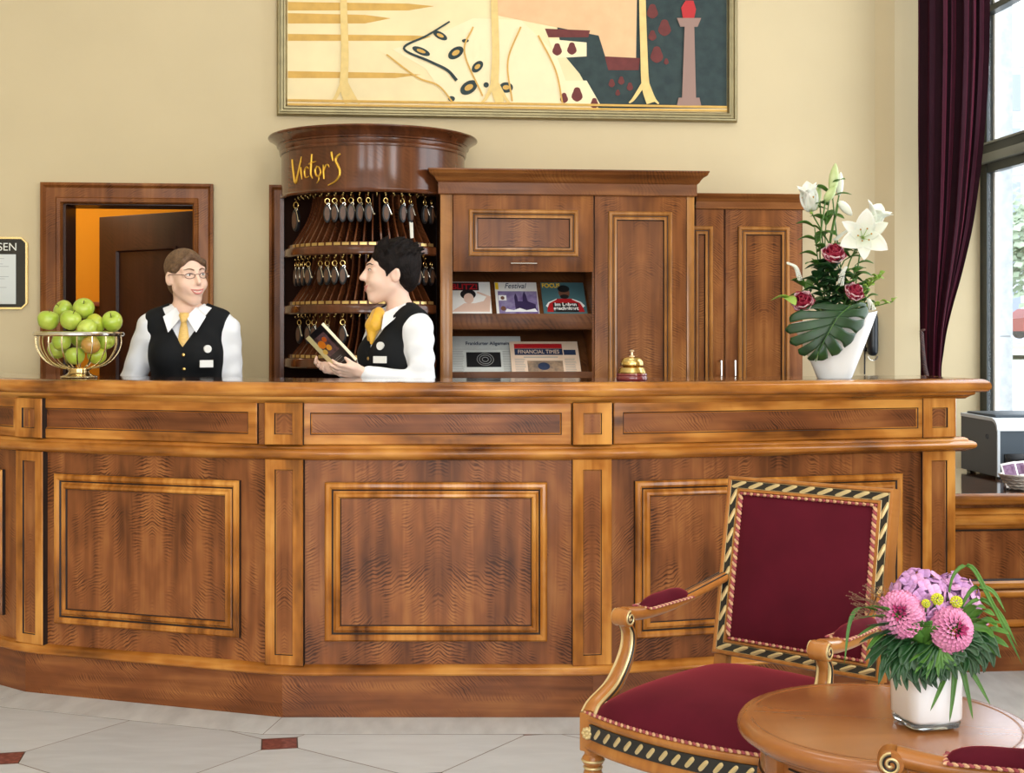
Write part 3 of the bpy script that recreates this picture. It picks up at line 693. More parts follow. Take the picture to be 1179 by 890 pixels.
# room keys on their hooks
LEATHER = mat('black_leather', (24, 23, 25), .45); TANL = mat('tan_leather', (92, 64, 46), .5, var=.1, vscale=60)
proto = None
def key_fob(px, k, label, big=1.0, tan=False, dz=0):
    global proto
    th0 = th_of(px, .375); th = min(HK, key=lambda t: abs(t-th0) + (9 if (k, round(t, 3)) in used else 0)); used.add((k, round(th, 3)))
    p = (KA + .385*sin(th), KB - .385*cos(th), TOPS[k]-.0255)
    if proto is None:
        o = rthing('key_fob', label, 'key', p, '')
        mb = MB(); mb.tube([(.0105*cos(a), .002*cos(a), -.012-.0115*sin(a)) for a in np.linspace(0, 2*pi, 16, endpoint=False)], .0018, 6, closed=True); mb.build('ring', BRASS, o)
        mb = MB(); mb.M = Matrix.Translation((0, 0, -.068)) @ Matrix.Rotation(pi/2, 4, 'X')
        mb.lathe([(0, -.008), (.8, -.008), (.95, -.006), (1, 0), (.95, .006), (.8, .008), (0, .008)], n=24)
        for i, v in enumerate(mb.v):
            x, y, z = v; mb.v[i] = (x*.0185, y, -.068 + (z+.068)*.042)
        f = mb.build('fob', LEATHER, o)
        mb = MB(); mb.prism(ell(0, -.068, .0115, .03), -.0098, -.0078); mb.build('fob_inlay', TANL, f, smooth=0)
        mb = MB(); mb.tube([(.006, -.004, -.03), (.016, -.006, -.05), (.024, -.008, -.072)], .0024, 6); mb.box((.026, -.008, -.072), (.008, .002, .006)); mb.tube([(.006+.006*cos(a), -.004, -.028+.006*sin(a)) for a in np.linspace(0, 2*pi, 10, endpoint=False)], .0018, 6, closed=True); mb.build('key', CHROME, o)
        proto = o
    else:
        o = copy_tree(proto)
    o.location = R2W(p); o.rotation_euler = (0, 0, PHI + th + radians(random.uniform(-14, 14)) + (.35 if k == 0 else .1)); o.scale = (big,)*3
    o['label'] = label; o['group'] = ['key fobs on the top hooks', 'key fobs on the middle hooks', 'key fobs on the bottom hooks'][k]
    return o
used = set()
key_fob(342, 0, 'big black key fob alone at the far left of the top hooks', 1.25)
for px in (376, 385, 395, 405, 416, 426): key_fob(px, 0, 'dark oval key fob in the row of six on the top hooks')
for px in (447, 458): key_fob(px, 0, 'dark oval key fob beside the white tag on the top hooks')
kt = key_fob(468, 0, 'dark key fob with a white tag below it on the top hooks')
mb = MB(); mb.prism([(-.012, -.105), (.012, -.105), (.016, -.175), (-.006, -.178)], -.006, -.004); mb.build('tag', mat('ivory_tag', (226, 222, 206), .6), kt, smooth=0)
for px in (486, 496): key_fob(px, 0, 'dark key fob at the right end of the top hooks')
for px in (343, 349, 354, 360, 368.5, 377.6, 387.7, 396): key_fob(px, 1, 'dark oval key fob on the middle hooks, left of the profile of a clerk')
for px in (478, 486, 495): key_fob(px, 1, 'dark key fob on the middle hooks, behind the dark hair of a clerk')
for px in (346, 356, 366, 378, 397): key_fob(px, 2, 'dark key fob on the bottom hooks above the brochure')
# gold brush lettering on the fascia
def brush(pts, r=.0042, n=6):
    mp = []
    for x, y in pts:
        px, py = 300+x/4.535, 140+y/4.535; th = th_of(px, RF+.002); mp.append(Vector(pol(RF+.0022, th, zpx(py, RF, th))))
    return spline(mp, n)
mb = MB()
def st(pts, r=.0045):
    s = brush(pts); N = len(s); mb.tube(s, [r*(.45+.55*sin(pi*min(1, .18+.82*i/(N-1)))) for i in range(N)], 6)
st([(165, 198), (170, 250), (181, 320), (192, 290), (205, 225), (214, 183)], .0058)
st([(210, 238), (212, 268), (216, 302)]); st([(208, 205), (211, 214)])
st([(252, 246), (240, 238), (230, 262), (236, 292), (253, 286)], .0045)
st([(268, 170), (264, 230), (263, 275), (272, 298)], .0055); st([(252, 222), (270, 214), (290, 208)])
st([(296, 232), (286, 255), (292, 282), (306, 284), (314, 262), (304, 238), (292, 234)], .005); st([(304, 283), (304, 306), (293, 322)], .0035)
st([(331, 300), (329, 262), (327, 226)], .005); st([(329, 262), (340, 232), (352, 226), (358, 238)], .0045)
st([(370, 158), (373, 180), (378, 206)], .0058)
st([(417, 168), (400, 182), (392, 204), (404, 230), (413, 255), (410, 285), (388, 314), (352, 333)], .0066)
mb.build('lettering', mat('gold_leaf', (232, 184, 70), .32, .7), kc, smooth=60)
# ---------------------------------------------------------------- painting over the cabinets
pb = WB-.035
fa0, fa1, fz = PR(318.5, 300, pb).x, PR(849.5, 300, pb).x, PR(585, 136.5, pb).z
pt = rthing('painting', 'wide painting in cream, gold and dark teal in a thin silver-gilt frame', 'painting', ((fa0+fa1)/2, WB-.002, fz))
PWD = (fa1-fa0)/2; PH = 1.25
MB().frame(-PWD, PWD, 0, PH, [(0, 0), (0, .022), (.008, .034), (.014, .036), (.02, .028), (.03, .026), (.034, .031), (.042, .031), (.046, .022), (.05, .012)]).build('frame', mat('silver_gilt', (150, 140, 108), .42, .85, var=.1, vscale=20), pt, smooth=30)
MB().bx(-PWD+.044, PWD-.044, -.014, -.004, .044, PH-.044).build('canvas', mat('painted_cream', (234, 216, 170), .8, var=.05, vscale=6), pt, smooth=0)
def cv(px, py): v = PR(px, py, pb); return (v.x - (fa0+fa1)/2, v.z - fz)
OCH = mat('painted_ochre', (206, 164, 84), .75, var=.08, vscale=20); CRM = mat('painted_ivory', (240, 224, 184), .8, var=.03, vscale=10); TEAL = mat('painted_teal', (36, 52, 54), .8, rgb2=(48, 64, 64), vscale=20); MAR = mat('painted_maroon', (104, 48, 46), .8, var=.1, vscale=30); PEACH = mat('painted_peach', (226, 184, 140), .8, var=.05, vscale=14); MAUVE = mat('painted_mauve', (150, 122, 112), .8)
L_ = [0]
def paint(name, m, pts, px=True):
    L_[0] += 1; P = [cv(*p) for p in pts] if px else pts
    return MB().prism(P, -.0142-.00012*L_[0], -.0135).build(name, m, pt, smooth=0)
def ribbon(name, m, pts, wd):
    L_[0] += 1; s = spline([(*cv(x, y), 0) for x, y in pts], 8); N = len(s); out = []; back = []
    for i, p in enumerate(s):
        t = (s[min(i+1, N-1)] - s[max(i-1, 0)]).normalized(); n = Vector((-t.y, t.x, 0)); w = wd if not isinstance(wd, (list, tuple)) else wd[0]+(wd[1]-wd[0])*i/(N-1)
        out.append((p.x+n.x*w, p.y+n.y*w)); back.append((p.x-n.x*w, p.y-n.y*w))
    fs = []; y = -.0142-.00012*L_[0]; mb = MB()
    mb.add([(a[0], y, a[1]) for a in out] + [(b[0], y, b[1]) for b in back], [(i, i+1, N+i+1, N+i) for i in range(N-1)])
    return mb.build(name, m, pt, smooth=0)
for y, x1, hh in ((-40, 560, 5), (-12, 520, 4), (6, 470, 5), (20, 420, 6), (42, 480, 4), (85, 455, 4)): paint('painted_band', OCH, [(331, y-hh), (x1, y-hh+2), (x1+30, y), (x1, y+hh), (331, y+hh)])
paint('painted_ground', TEAL, [(632, -120), (838, -120), (838, 124), (690, 124), (668, 84), (648, 60), (640, 20)])
paint('painted_sheet', CRM, [(452, 56), (500, 40), (545, 20), (600, 22), (640, 60), (655, 100), (664, 122), (520, 120), (508, 104), (490, 78)])
paint('painted_arc', PEACH, [(560, -20), (640, -60), (735, -60), (733, 70), (700, 72), (690, 40), (640, 30), (570, 16)])
for x0, x1, y0, y1 in ((628, 680, 32, 42), (697, 738, 64, 80)): paint('painted_block', MAR, [(x0, y0), (x1, y0+2), (x1-2, y1), (x0+4, y1)])
paint('painted_tier', CRM, [(632, 44), (676, 48), (676, 64), (640, 66)])
paint('painted_tier', CRM, [(642, 92), (676, 92), (692, 120), (650, 122)])
rr = random.Random(4)
for x, y, a in ((642, 56, 6), (659, 55, 6), (665, 108, 7), (650, 112, 5), (685, 118, 5), (752, 12, 7), (766, 31, 8), (752, 40, 5), (757, 62, 8), (768, 70, 3), (705, 95, 4), (716, 92, 4), (726, 99, 4), (712, 106, 3), (752, -10, 7)):
    paint('painted_petal', MAR, [(x+a*(1+.2*sin(3*t))*cos(t)*.85, y+a*1.2*sin(t)) for t in np.linspace(0, 2*pi, 16, endpoint=False)])
for x, y, a, b, tl in ((485, 58, 11, 4, .4), (507, 40, 9, 4, .5), (525, 60, 10, 6, -.6), (550, 76, 8, 5, -.8), (540, 100, 11, 7, -.6), (583, 100, 8, 6, 0), (560, 97, 3, 3, 0), (536, 46, 4, 2, 0), (520, 113, 4, 3, 0)):
    P = [(x+a*cos(t)*cos(tl)-b*sin(t)*sin(tl), y+a*cos(t)*sin(tl)+b*sin(t)*cos(tl)) for t in np.linspace(0, 2*pi, 18, endpoint=False)]
    paint('painted_spot', TEAL, P)
    if a > 6: paint('painted_spot', OCH, [(x+(px-x)*.5, y+(py-y)*.45) for px, py in P])
ribbon('painted_line', TEAL, [(518, 24), (492, 40), (465, 55), (495, 70), (515, 80), (526, 92)], [.004, .008])
for pts in ([(445, 62), (480, 88), (505, 98), (522, 118)], [(600, 30), (585, 70), (590, 116)], [(545, 30), (535, 60), (556, 110)], [(620, 40), (640, 80), (648, 118)]): ribbon('painted_line', OCH, pts, .004)
STEM = mat('painted_stem', (224, 196, 128), .75, var=.06, vscale=30)
for x, dx in ((396, 0), (570, 0), (741, 3)):
    ribbon('painted_stem', STEM, [(x, -110), (x-1, -20), (x+1, 60), (x+dx, 98), (x+dx+6, 118)], [.014, .022])
    ribbon('painted_stem', STEM, [(x+dx, 92), (x-10, 112), (x-16, 118)], [.012, .004]); ribbon('painted_stem', STEM, [(x+dx, 92), (x+12, 112), (x+18, 119)], [.012, .004])
paint('painted_base', OCH, [(331, 113.5), (838, 121.5), (838, 124), (331, 116)]); paint('painted_base', OCH, [(331, 118.5), (838, 126), (838, 128), (331, 120.5)])
paint('painted_column', MAUVE, [(789, 30), (800, 30), (802, 112), (786, 112)]); paint('painted_column', MAUVE, [(780, 20), (808, 20), (804, 30), (784, 30)]); paint('painted_column', MAUVE, [(782, 112), (806, 112), (808, 121), (780, 121)]); paint('painted_vase', RED, [(787, 20), (785, 8), (790, 0), (799, 0), (802, 10), (800, 20)])
# ---------------------------------------------------------------- plaque by the left door
pa = PR(32, 315, WB-.01); pz0, pz1 = PR(16, 356, WB-.01).z, PR(16, 273, WB-.01).z
pq = rthing('plaque', 'black octagonal award plaque with gilt edge and pale certificate', 'plaque', (pa.x-.16, WB-.001, (pz0+pz1)/2))
hw, hh = .16, (pz1-pz0)/2; ch = .028
def octo(d): return [(-hw+ch, -hh+d), (hw-ch, -hh+d), (hw-d, -hh+ch), (hw-d, hh-ch), (hw-ch, hh-d), (-hw+ch, hh-d), (-hw+d, hh-ch), (-hw+d, -hh+ch)]
MB().prism(octo(0), -.016, 0).build('board', mat('bright_gilt', (236, 210, 150), .25, .8), pq, smooth=0); MB().prism(octo(.009), -.018, -.015).build('face', BLACK, pq, smooth=0)
MB().bx(-hw+.03, hw-.052, -.020, -.016, -hh+.024, hh-.082, bev=.001).build('certificate', mat('certificate', (206, 210, 206), .5), pq)
text_mesh('lettering', 'SEN', .052, mat('silver_letter', (220, 220, 210), .4), pq, (hw-.046, -.0185, hh-.064), RX, align='RIGHT')
mb = MB()
for zz in (.4, .25, .18, -.1, -.16, -.4): mb.bx(-.08, .06+.02*sin(zz*40), -.0203, -.0195, zz*hh-.001, zz*hh+.001)
mb.build('text_lines', GREYP, pq, smooth=0)
# bits of the office seen through the door
os_ = rthing('wall_shelf', 'small wooden shelf on the orange office wall', 'shelf', (PR(100, 345, BK-.1).x, BK-.001, PR(100, 348, BK-.1).z))
MB().bx(-.5, .16, -.2, 0, -.025, 0, bev=.004).build('board', mat('reddish_wood', (140, 74, 46), .4), os_); MB().bx(-.02, .02, -.16, 0, -.13, -.025).build('bracket', DOORW, os_)
# ---------------------------------------------------------------- armchair, carved and gilt, and the round table
CHW = wood('chair_wood', (108, 60, 24), (164, 104, 48), (196, 140, 76), ripple=.05, rough=.3, mirror=False, coat=.3, blotch=.7)
VELVET = mat('wine_velvet', (80, 16, 30), .85, spec=.12, sheen=.5, var=.12, vscale=9)
VELVET.node_tree.nodes['Principled BSDF'].inputs['Sheen Tint'].default_value = lin((226, 90, 100)); VELVET.node_tree.nodes['Principled BSDF'].inputs['Sheen Roughness'].default_value = .35
BRAID = mat('rose_braid', (150, 66, 72), .6); BRAID2 = mat('gold_braid', (206, 160, 122), .5)
BR2 = [BRAID, BRAID2]
EBON = mat('ebonised_band', (26, 22, 20), .35)
CGILT = mat('chair_gilding', (214, 192, 142), .36, .6)
def rope(mb, pts, r, pitch, closed=False):
    P = [Vector(p) for p in pts]
    if closed: P.append(P[0].copy())
    L = [0]
    for i in range(len(P)-1): L.append(L[-1] + (P[i+1]-P[i]).length)
    n = int(L[-1]/pitch); j = 0
    for k in range(n):
        s = (k+.5)*pitch
        while L[j+1] < s: j += 1
        t = (P[j+1]-P[j]).normalized(); p = P[j] + t*(s-L[j])
        up = Vector((0, 0, 1)) if abs(t.z) < .8 else Vector((0, 1, 0))
        ax = (t*.75 + t.cross(up).normalized()*.65).normalized()
        q_ = Vector((0, 0, 1)).rotation_difference(ax).to_matrix()
        mb.cm = k % 2; mb.sphere(p, (r*.62, r*.62, r*1.35), 6, 4, q_)
    mb.cm = 0; return mb
def leaves(mb, a, b, up, out, w, pitch, r=.0022):
    """row of slanted gilt leaves on the ebonised band between two points"""
    a, b, up, out = Vector(a), Vector(b), Vector(up), Vector(out); t = (b-a); L = t.length; t.normalize(); n = max(1, int(L/pitch))
    for k in range(n):
        c = a + t*(L*(k+.5)/n); h = pitch*.33
        n_ = 10; P0, P1_ = [], []
        for j in range(n_+1):
            u = -1+2*j/n_; s_ = u*h*1.45; m_ = up*(w*.40*sin(u*pi*.5)); hw = w*.34*(1-u*u)**.5+w*.02
            P0.append(c+t*s_+m_+up*hw); P1_.append(c+t*s_+m_-up*hw)
        vs = P0+P1_+[(a_+b_)/2+out*r*(1-(-1+2*j/n_)**2) for j, (a_, b_) in enumerate(zip(P0, P1_))]; q_ = n_+1
        mb.add(vs, [(j, j+1, 2*q_+j+1, 2*q_+j) for j in range(n_)] + [(2*q_+j, 2*q_+j+1, q_+j+1, q_+j) for j in range(n_)])
    return mb
def seat_xy(u, v): return (u*(.247 - .022*v), (.25 if v >= 1 else -.272 + .522*(v+1)/2) - .045*(1-u*u)*(1-v)/2)
def seat_ring(n=16):
    R = [seat_xy(-1, 1-2*i/n) for i in range(n)] + [seat_xy(-1+2*i/n, -1) for i in range(n)] + [seat_xy(1, -1+2*i/n) for i in range(n)] + [seat_xy(1-2*i/n, 1) for i in range(n)]
    return R
def spiral(c, r0, r1, turns, n=26, side=1, a0=0):
    return [(c[0], c[1] + (r0+(r1-r0)*i/n)*cos(a0+turns*2*pi*i/n), c[2] + (r0+(r1-r0)*i/n)*sin(a0+turns*2*pi*i/n)) for i in range(n+1)]
def make_armchair(loc, rz):
    ch = thing('armchair', '', 'armchair', loc, rz, '')
    ring = seat_ring()
    # seat rail; travels clockwise seen from above so that "right" is outward
    rp = [(-.03, .335), (.0, .335), (.008, .338), (.011, .345), (.008, .352), (.004, .362), (.004, .404), (.007, .407), (.009, .412), (.007, .418), (.0, .422), (-.03, .424)]
    area2 = sum(ring[i][0]*ring[(i+1) % 64][1]-ring[(i+1) % 64][0]*ring[i][1] for i in range(64))
    rr_ = ring if area2 > 0 else ring[::-1]
    sr = MB().sweep(rp, rr_, closed=True).build('seat_rail', CHW, ch, smooth=50)
    MB().sweep([(.004, .364), (.0065, .365), (.0065, .401), (.004, .402)], rr_, closed=True).build('seat_band', EBON, sr, smooth=50)
    mb = MB()
    for i in range(64):
        if i % 2: continue
        a, b = rr_[i], rr_[(i+2) % 64]; t = Vector((b[0]-a[0], b[1]-a[1], 0)).normalized(); o = Vector((t.y, -t.x, 0))*.0068
        leaves(mb, Vector((*a, .383))+o, Vector((*b, .383))+o, (0, 0, 1), o.normalized(), .023, .027)
    mb.build('seat_leaves', CGILT, sr, smooth=0)
    NS = 22; rows = []
    for j in range(NS+1):
        v = -1+2*j/NS; row = []
        for i in range(NS+1):
            u = -1+2*i/NS; x, y = seat_xy(u, v); e = (1-abs(u)**5)*(1-abs(v)**5)
            row.append((x*.985, y*.985+.001, .42+.058*e**.6+.02*(1-u*u)*(1-v*v)))
        rows.append(row)
    MB().surf(rows).build('seat_cushion', VELVET, ch, smooth=180)
    rope(MB(), [(x*1.004, y*1.004, .424) for x, y in rr_], .0072, .0095, True).build('seat_braid', BR2, ch, smooth=0)
    # legs
    for sx in (-1, 1):
        x, y = sx*.255, -.262
        mb = MB(); mb.box((x, y, .378), (.046, .046, .09), bev=.003)
        mb.lathe([(0, 0), (.012, 0), (.015, .01), (.013, .022), (.0145, .03), (.021, .265), (.023, .28), (.019, .29), (.019, .297), (.025, .305), (.025, .317), (.020, .325), (.022, .334)], (x, y, 0), 20)
        lg = mb.build('front_leg', CHW, ch)
        mb = MB()
        for k in range(8):
            a = k*pi/4; mb.tube([(x+(.0145+.001)*cos(a), y+.0155*sin(a), .05), (x+.0208*cos(a), y+.0208*sin(a), .25)], .002, 5)
        mb.build('flute', EBON, lg)
        mb = MB(); mb.lathe([(.0195, .29), (.0225, .291), (.0235, .2935), (.0225, .296), (.0195, .297)], (x, y, 0), 20); mb.tube([(x+.0255*cos(a), y+.0255*sin(a), .311) for a in np.linspace(0, 2*pi, 20, endpoint=False)], .003, 6, closed=True); mb.build('leg_ring', CGILT, lg)
        mb = MB()
        for ox, oy, dx in ((0, -.0238, 1), (sx*.0238, 0, 0)):
            for k in range(8):
                a = k*pi/4
                c = Vector((x+ox, y+oy, .378)); d_ = Vector((cos(a)*dx, cos(a)*(1-dx), sin(a)))
                mb.sphere(c+d_*.010, (.0055,)*3, 8, 6)
            mb.sphere((x+ox, y+oy, .378), .006, 8, 6)
        mb.build('rosette', CGILT, lg)
        mb = MB(); mb.tube([(sx*.205, .245, .42), (sx*.205, .26, .3), (sx*.21, .30, .12), (sx*.215, .335, 0)], [.024, .022, .018, .014], 8); mb.build('rear_leg', CHW, ch)
    # back, leaning
    bk = bpy.data.objects.new('backrest', None); COL.objects.link(bk); bk.parent = ch; bk.location = (0, .25, .472); bk.rotation_euler = (-radians(10.5), 0, 0)
    w, h = .236, .472
    MB().frame(-w, w, 0, h, [(0, -.034), (0, .006), (.003, .010), (.008, .011), (.011, .006), (.032, .006), (.034, .010), (.039, .010), (.042, .004), (.042, -.02)]).bx(-w+.004, w-.004, .022, .034, .004, h-.004).build('back_frame', CHW, bk, smooth=40)
    for sx in (-1, 1): MB().box((sx*(w-.022), .015, -.03), (.036, .032, .08), bev=.003).build('back_post', CHW, bk)
    MB().frame(-w+.011, w-.011, .011, h-.011, [(0, .0062), (.021, .0062)]).build('back_band', EBON, bk, smooth=0)
    mb = MB(); i_ = .0215; y = -.0064; o = (0, -1, 0)
    for e_ in (.0118, .0312): mb.tube([(-w+e_, y, e_), (w-e_, y, e_), (w-e_, y, h-e_), (-w+e_, y, h-e_)], .0009, 5, closed=True)
    leaves(mb, (-w+.01, y, i_), (w-.01, y, i_), (0, 0, 1), o, .0165, .046); leaves(mb, (-w+.01, y, h-i_), (w-.01, y, h-i_), (0, 0, 1), o, .0165, .046)
    leaves(mb, (-w+i_, y, .03), (-w+i_, y, h-.03), (1, 0, 0), o, .0165, .046); leaves(mb, (w-i_, y, .03), (w-i_, y, h-.03), (1, 0, 0), o, .0165, .046)
    mb.build('back_leaves', CGILT, bk, smooth=0)
    rows = []; m = .043; NB_ = 20
    for j in range(NB_+1):
        v = -1+2*j/NB_; rows.append([((w-m)*(-1+2*i/NB_), -.004-.026*((1-(-1+2*i/NB_)**2)*(1-v*v))**.55, h/2+(h/2-m)*v) for i in range(NB_+1)])
    MB().surf(rows).build('back_upholstery', VELVET, bk, smooth=180)
    a = w-.045; b0, b1 = .045, h-.045
    rope(MB(), [(-a, -.009, b0), (a, -.009, b0), (a, -.009, b1), (-a, -.009, b1)], .0078, .0100, True).build('back_braid', BR2, bk, smooth=0)
    # arms
    for sx in (-1, 1):
        X = sx*.264
        ap = spline([(sx*.222, .292, .672), (sx*.238, .235, .655), (sx*.256, .15, .634), (sx*.264, .06, .622), (sx*.265, -.04, .622), (sx*.265, -.118, .632)], 6)
        mb = MB(); mb.tube(ap, [.019+.005*i/(len(ap)-1) for i in range(len(ap))], 10, flat=.72)
        mb.M = Matrix.Translation((X, -.125, .624)) @ Matrix.Rotation(pi/2, 4, 'Y'); mb.lathe([(0, -.022), (.020, -.022), (.0225, -.016), (.0205, -.008), (.0225, 0), (.0205, .008), (.0225, .016), (.020, .022), (0, .022)], n=20)
        ar = mb.build('arm', CHW, ch, smooth=50)
        for s2 in (-1, 1): MB().tube(spiral((X+s2*.0225, -.125, .624), .0185, .003, 1.6, 30, a0=pi/2), .0026, 6).build('arm_scroll', CGILT, ar)
        mb = MB()
        for s2 in (-1, 0, 1): mb.tube([Vector((p.x+s2*.0125, p.y, p.z+.0125-.002*abs(s2))) for p in ap[:14]], .0026, 5)
        mb.build('arm_groove', EBON, ar)
        pp_ = spline([(X, -.118, .612), (sx*.264, -.098, .575), (sx*.263, -.112, .525), (sx*.262, -.165, .468), (sx*.260, -.24, .436), (sx*.258, -.266, .416)], 6)
        mb = MB(); mb.tube(pp_, [.016+.009*i/(len(pp_)-1) for i in range(len(pp_))], 10, flat=.85)
        ps = mb.build('arm_post', CHW, ch, smooth=50)
        mb = MB()
        for s2 in (-1, 1):
            mb.tube([Vector((p.x+s2*(.0125+.006*i/len(pp_)), p.y-.010, p.z+.007)) for i, p in enumerate(pp_)], .0042, 6)
            mb.tube(spiral((sx*.259+s2*.024, -.234, .433), .017, .003, 1.5, 30, a0=pi), .0032, 6)
        mb.build('post_gilding', CGILT, ps)
        mb = MB()
        for s2 in (-1, 1): MB().tube(spiral((X+s2*.0222, -.125, .624), .0145, .003, 1.3, 30, a0=pi/2), .0022, 6).build('scroll_groove', EBON, ar)
        for s2 in (-1, 1): MB().tube([Vector((p.x+s2*(.0175+.006*i/len(pp_)), p.y-.007, p.z+.003)) for i, p in enumerate(pp_)], .0022, 6).build('post_groove', EBON, ps)
        mb = MB(); rows = []
        for j in range(15):
            v = -1+2*j/14; yy = .055+.10*v; e = (1-abs(v)**3.2)
            zc = .634 + (.006 if v > 0 else .0)*v; rows.append([(sx*(.264-.004*max(0, v))+.025*max(.25, e**.35)*cos(t), yy, zc-.002+.03*e**.6*sin(t)+.0) for t in np.linspace(0, pi, 11)])
        pad = mb.surf(rows).build('arm_pad', VELVET, ch, smooth=180)
        pts = [(sx*.264-.0265, .055+.10*v, .636) for v in np.linspace(-.95, .95, 14)] + [(sx*.262+.0265, .055+.10*v, .636) for v in np.linspace(.95, -.95, 14)]
        rope(MB(), pts, .0058, .0082, True).build('pad_braid', BR2, pad, smooth=0)
    return ch
ch1 = make_armchair((.556, 3.13, 0), -radians(40))
ch1['label'] = 'wine-red velvet armchair with gilt frame standing before the desk, its whole back showing'; ch1['group'] = 'wine-red velvet armchairs'
ch2 = copy_tree(ch1); ch2.location = (.657, 1.838, 0); ch2.rotation_euler = (0, 0, -radians(108))
ch2['label'] = 'second wine-red armchair of which only one arm shows in front of the round table'
# ---- round table
TBX, TBY, TR_, TH = .694, 2.435, .270, .60
tb = thing('side_table', 'small round polished cherry-wood table with moulded rim beside the armchair', 'table', (TBX, TBY, 0))
TABW = wood('table_cherry', (112, 62, 26), (150, 92, 44), (178, 120, 66), grain='X', ripple=.05, rough=.2, mirror=False, coat=.6, blotch=.5)
TABW.node_tree.nodes['Principled BSDF'].inputs['Coat Roughness'].default_value = .22
MB().lathe([(0, TH), (.235, TH), (.240, TH-.0008), (.243, TH-.0005), (.256, TH), (.263, TH-.003), (.268, TH-.010), (.270, TH-.018), (.267, TH-.026), (.260, TH-.031), (.252, TH-.033), (.248, TH-.040), (.240, TH-.043), (0, TH-.043)], n=96).build('table_top', TABW, tb, smooth=40)
MB().lathe([(0, TH-.043), (.226, TH-.043), (.226, TH-.105), (.232, TH-.109), (.232, TH-.117), (.226, TH-.121), (0, TH-.121)], n=96).build('apron', TABW, tb, smooth=40)
mb = MB()
for k in range(4):
    for z in (TH-.056, TH-.096): mb.tube([(.2275*cos(a), .2275*sin(a), z) for a in np.linspace(k*pi/2+.5, k*pi/2+1.75, 16)], .002, 5)
mb.build('apron_line', EBON, tb)
for k in range(4):
    a = radians(200) + k*pi/2; x, y = .222*cos(a), .222*sin(a)
    mb = MB(); mb.box((x, y, TH-.083), (.036, .036, .082), rz=a, bev=.003); mb.lathe([(0, 0), (.010, 0), (.013, .012), (.011, .03), (.018, .40), (.020, .43), (.015, .44), (.019, .45), (.019, .465), (.015, .48)], (x, y, 0), 18)
    lg = mb.build('leg', TABW, tb)
    mb = MB(); mb.tube([(x+.0165*cos(t), y+.0165*sin(t), .44) for t in np.linspace(0, 2*pi, 18, endpoint=False)], .003, 6, closed=True); mb.build('leg_ring', CGILT, lg)
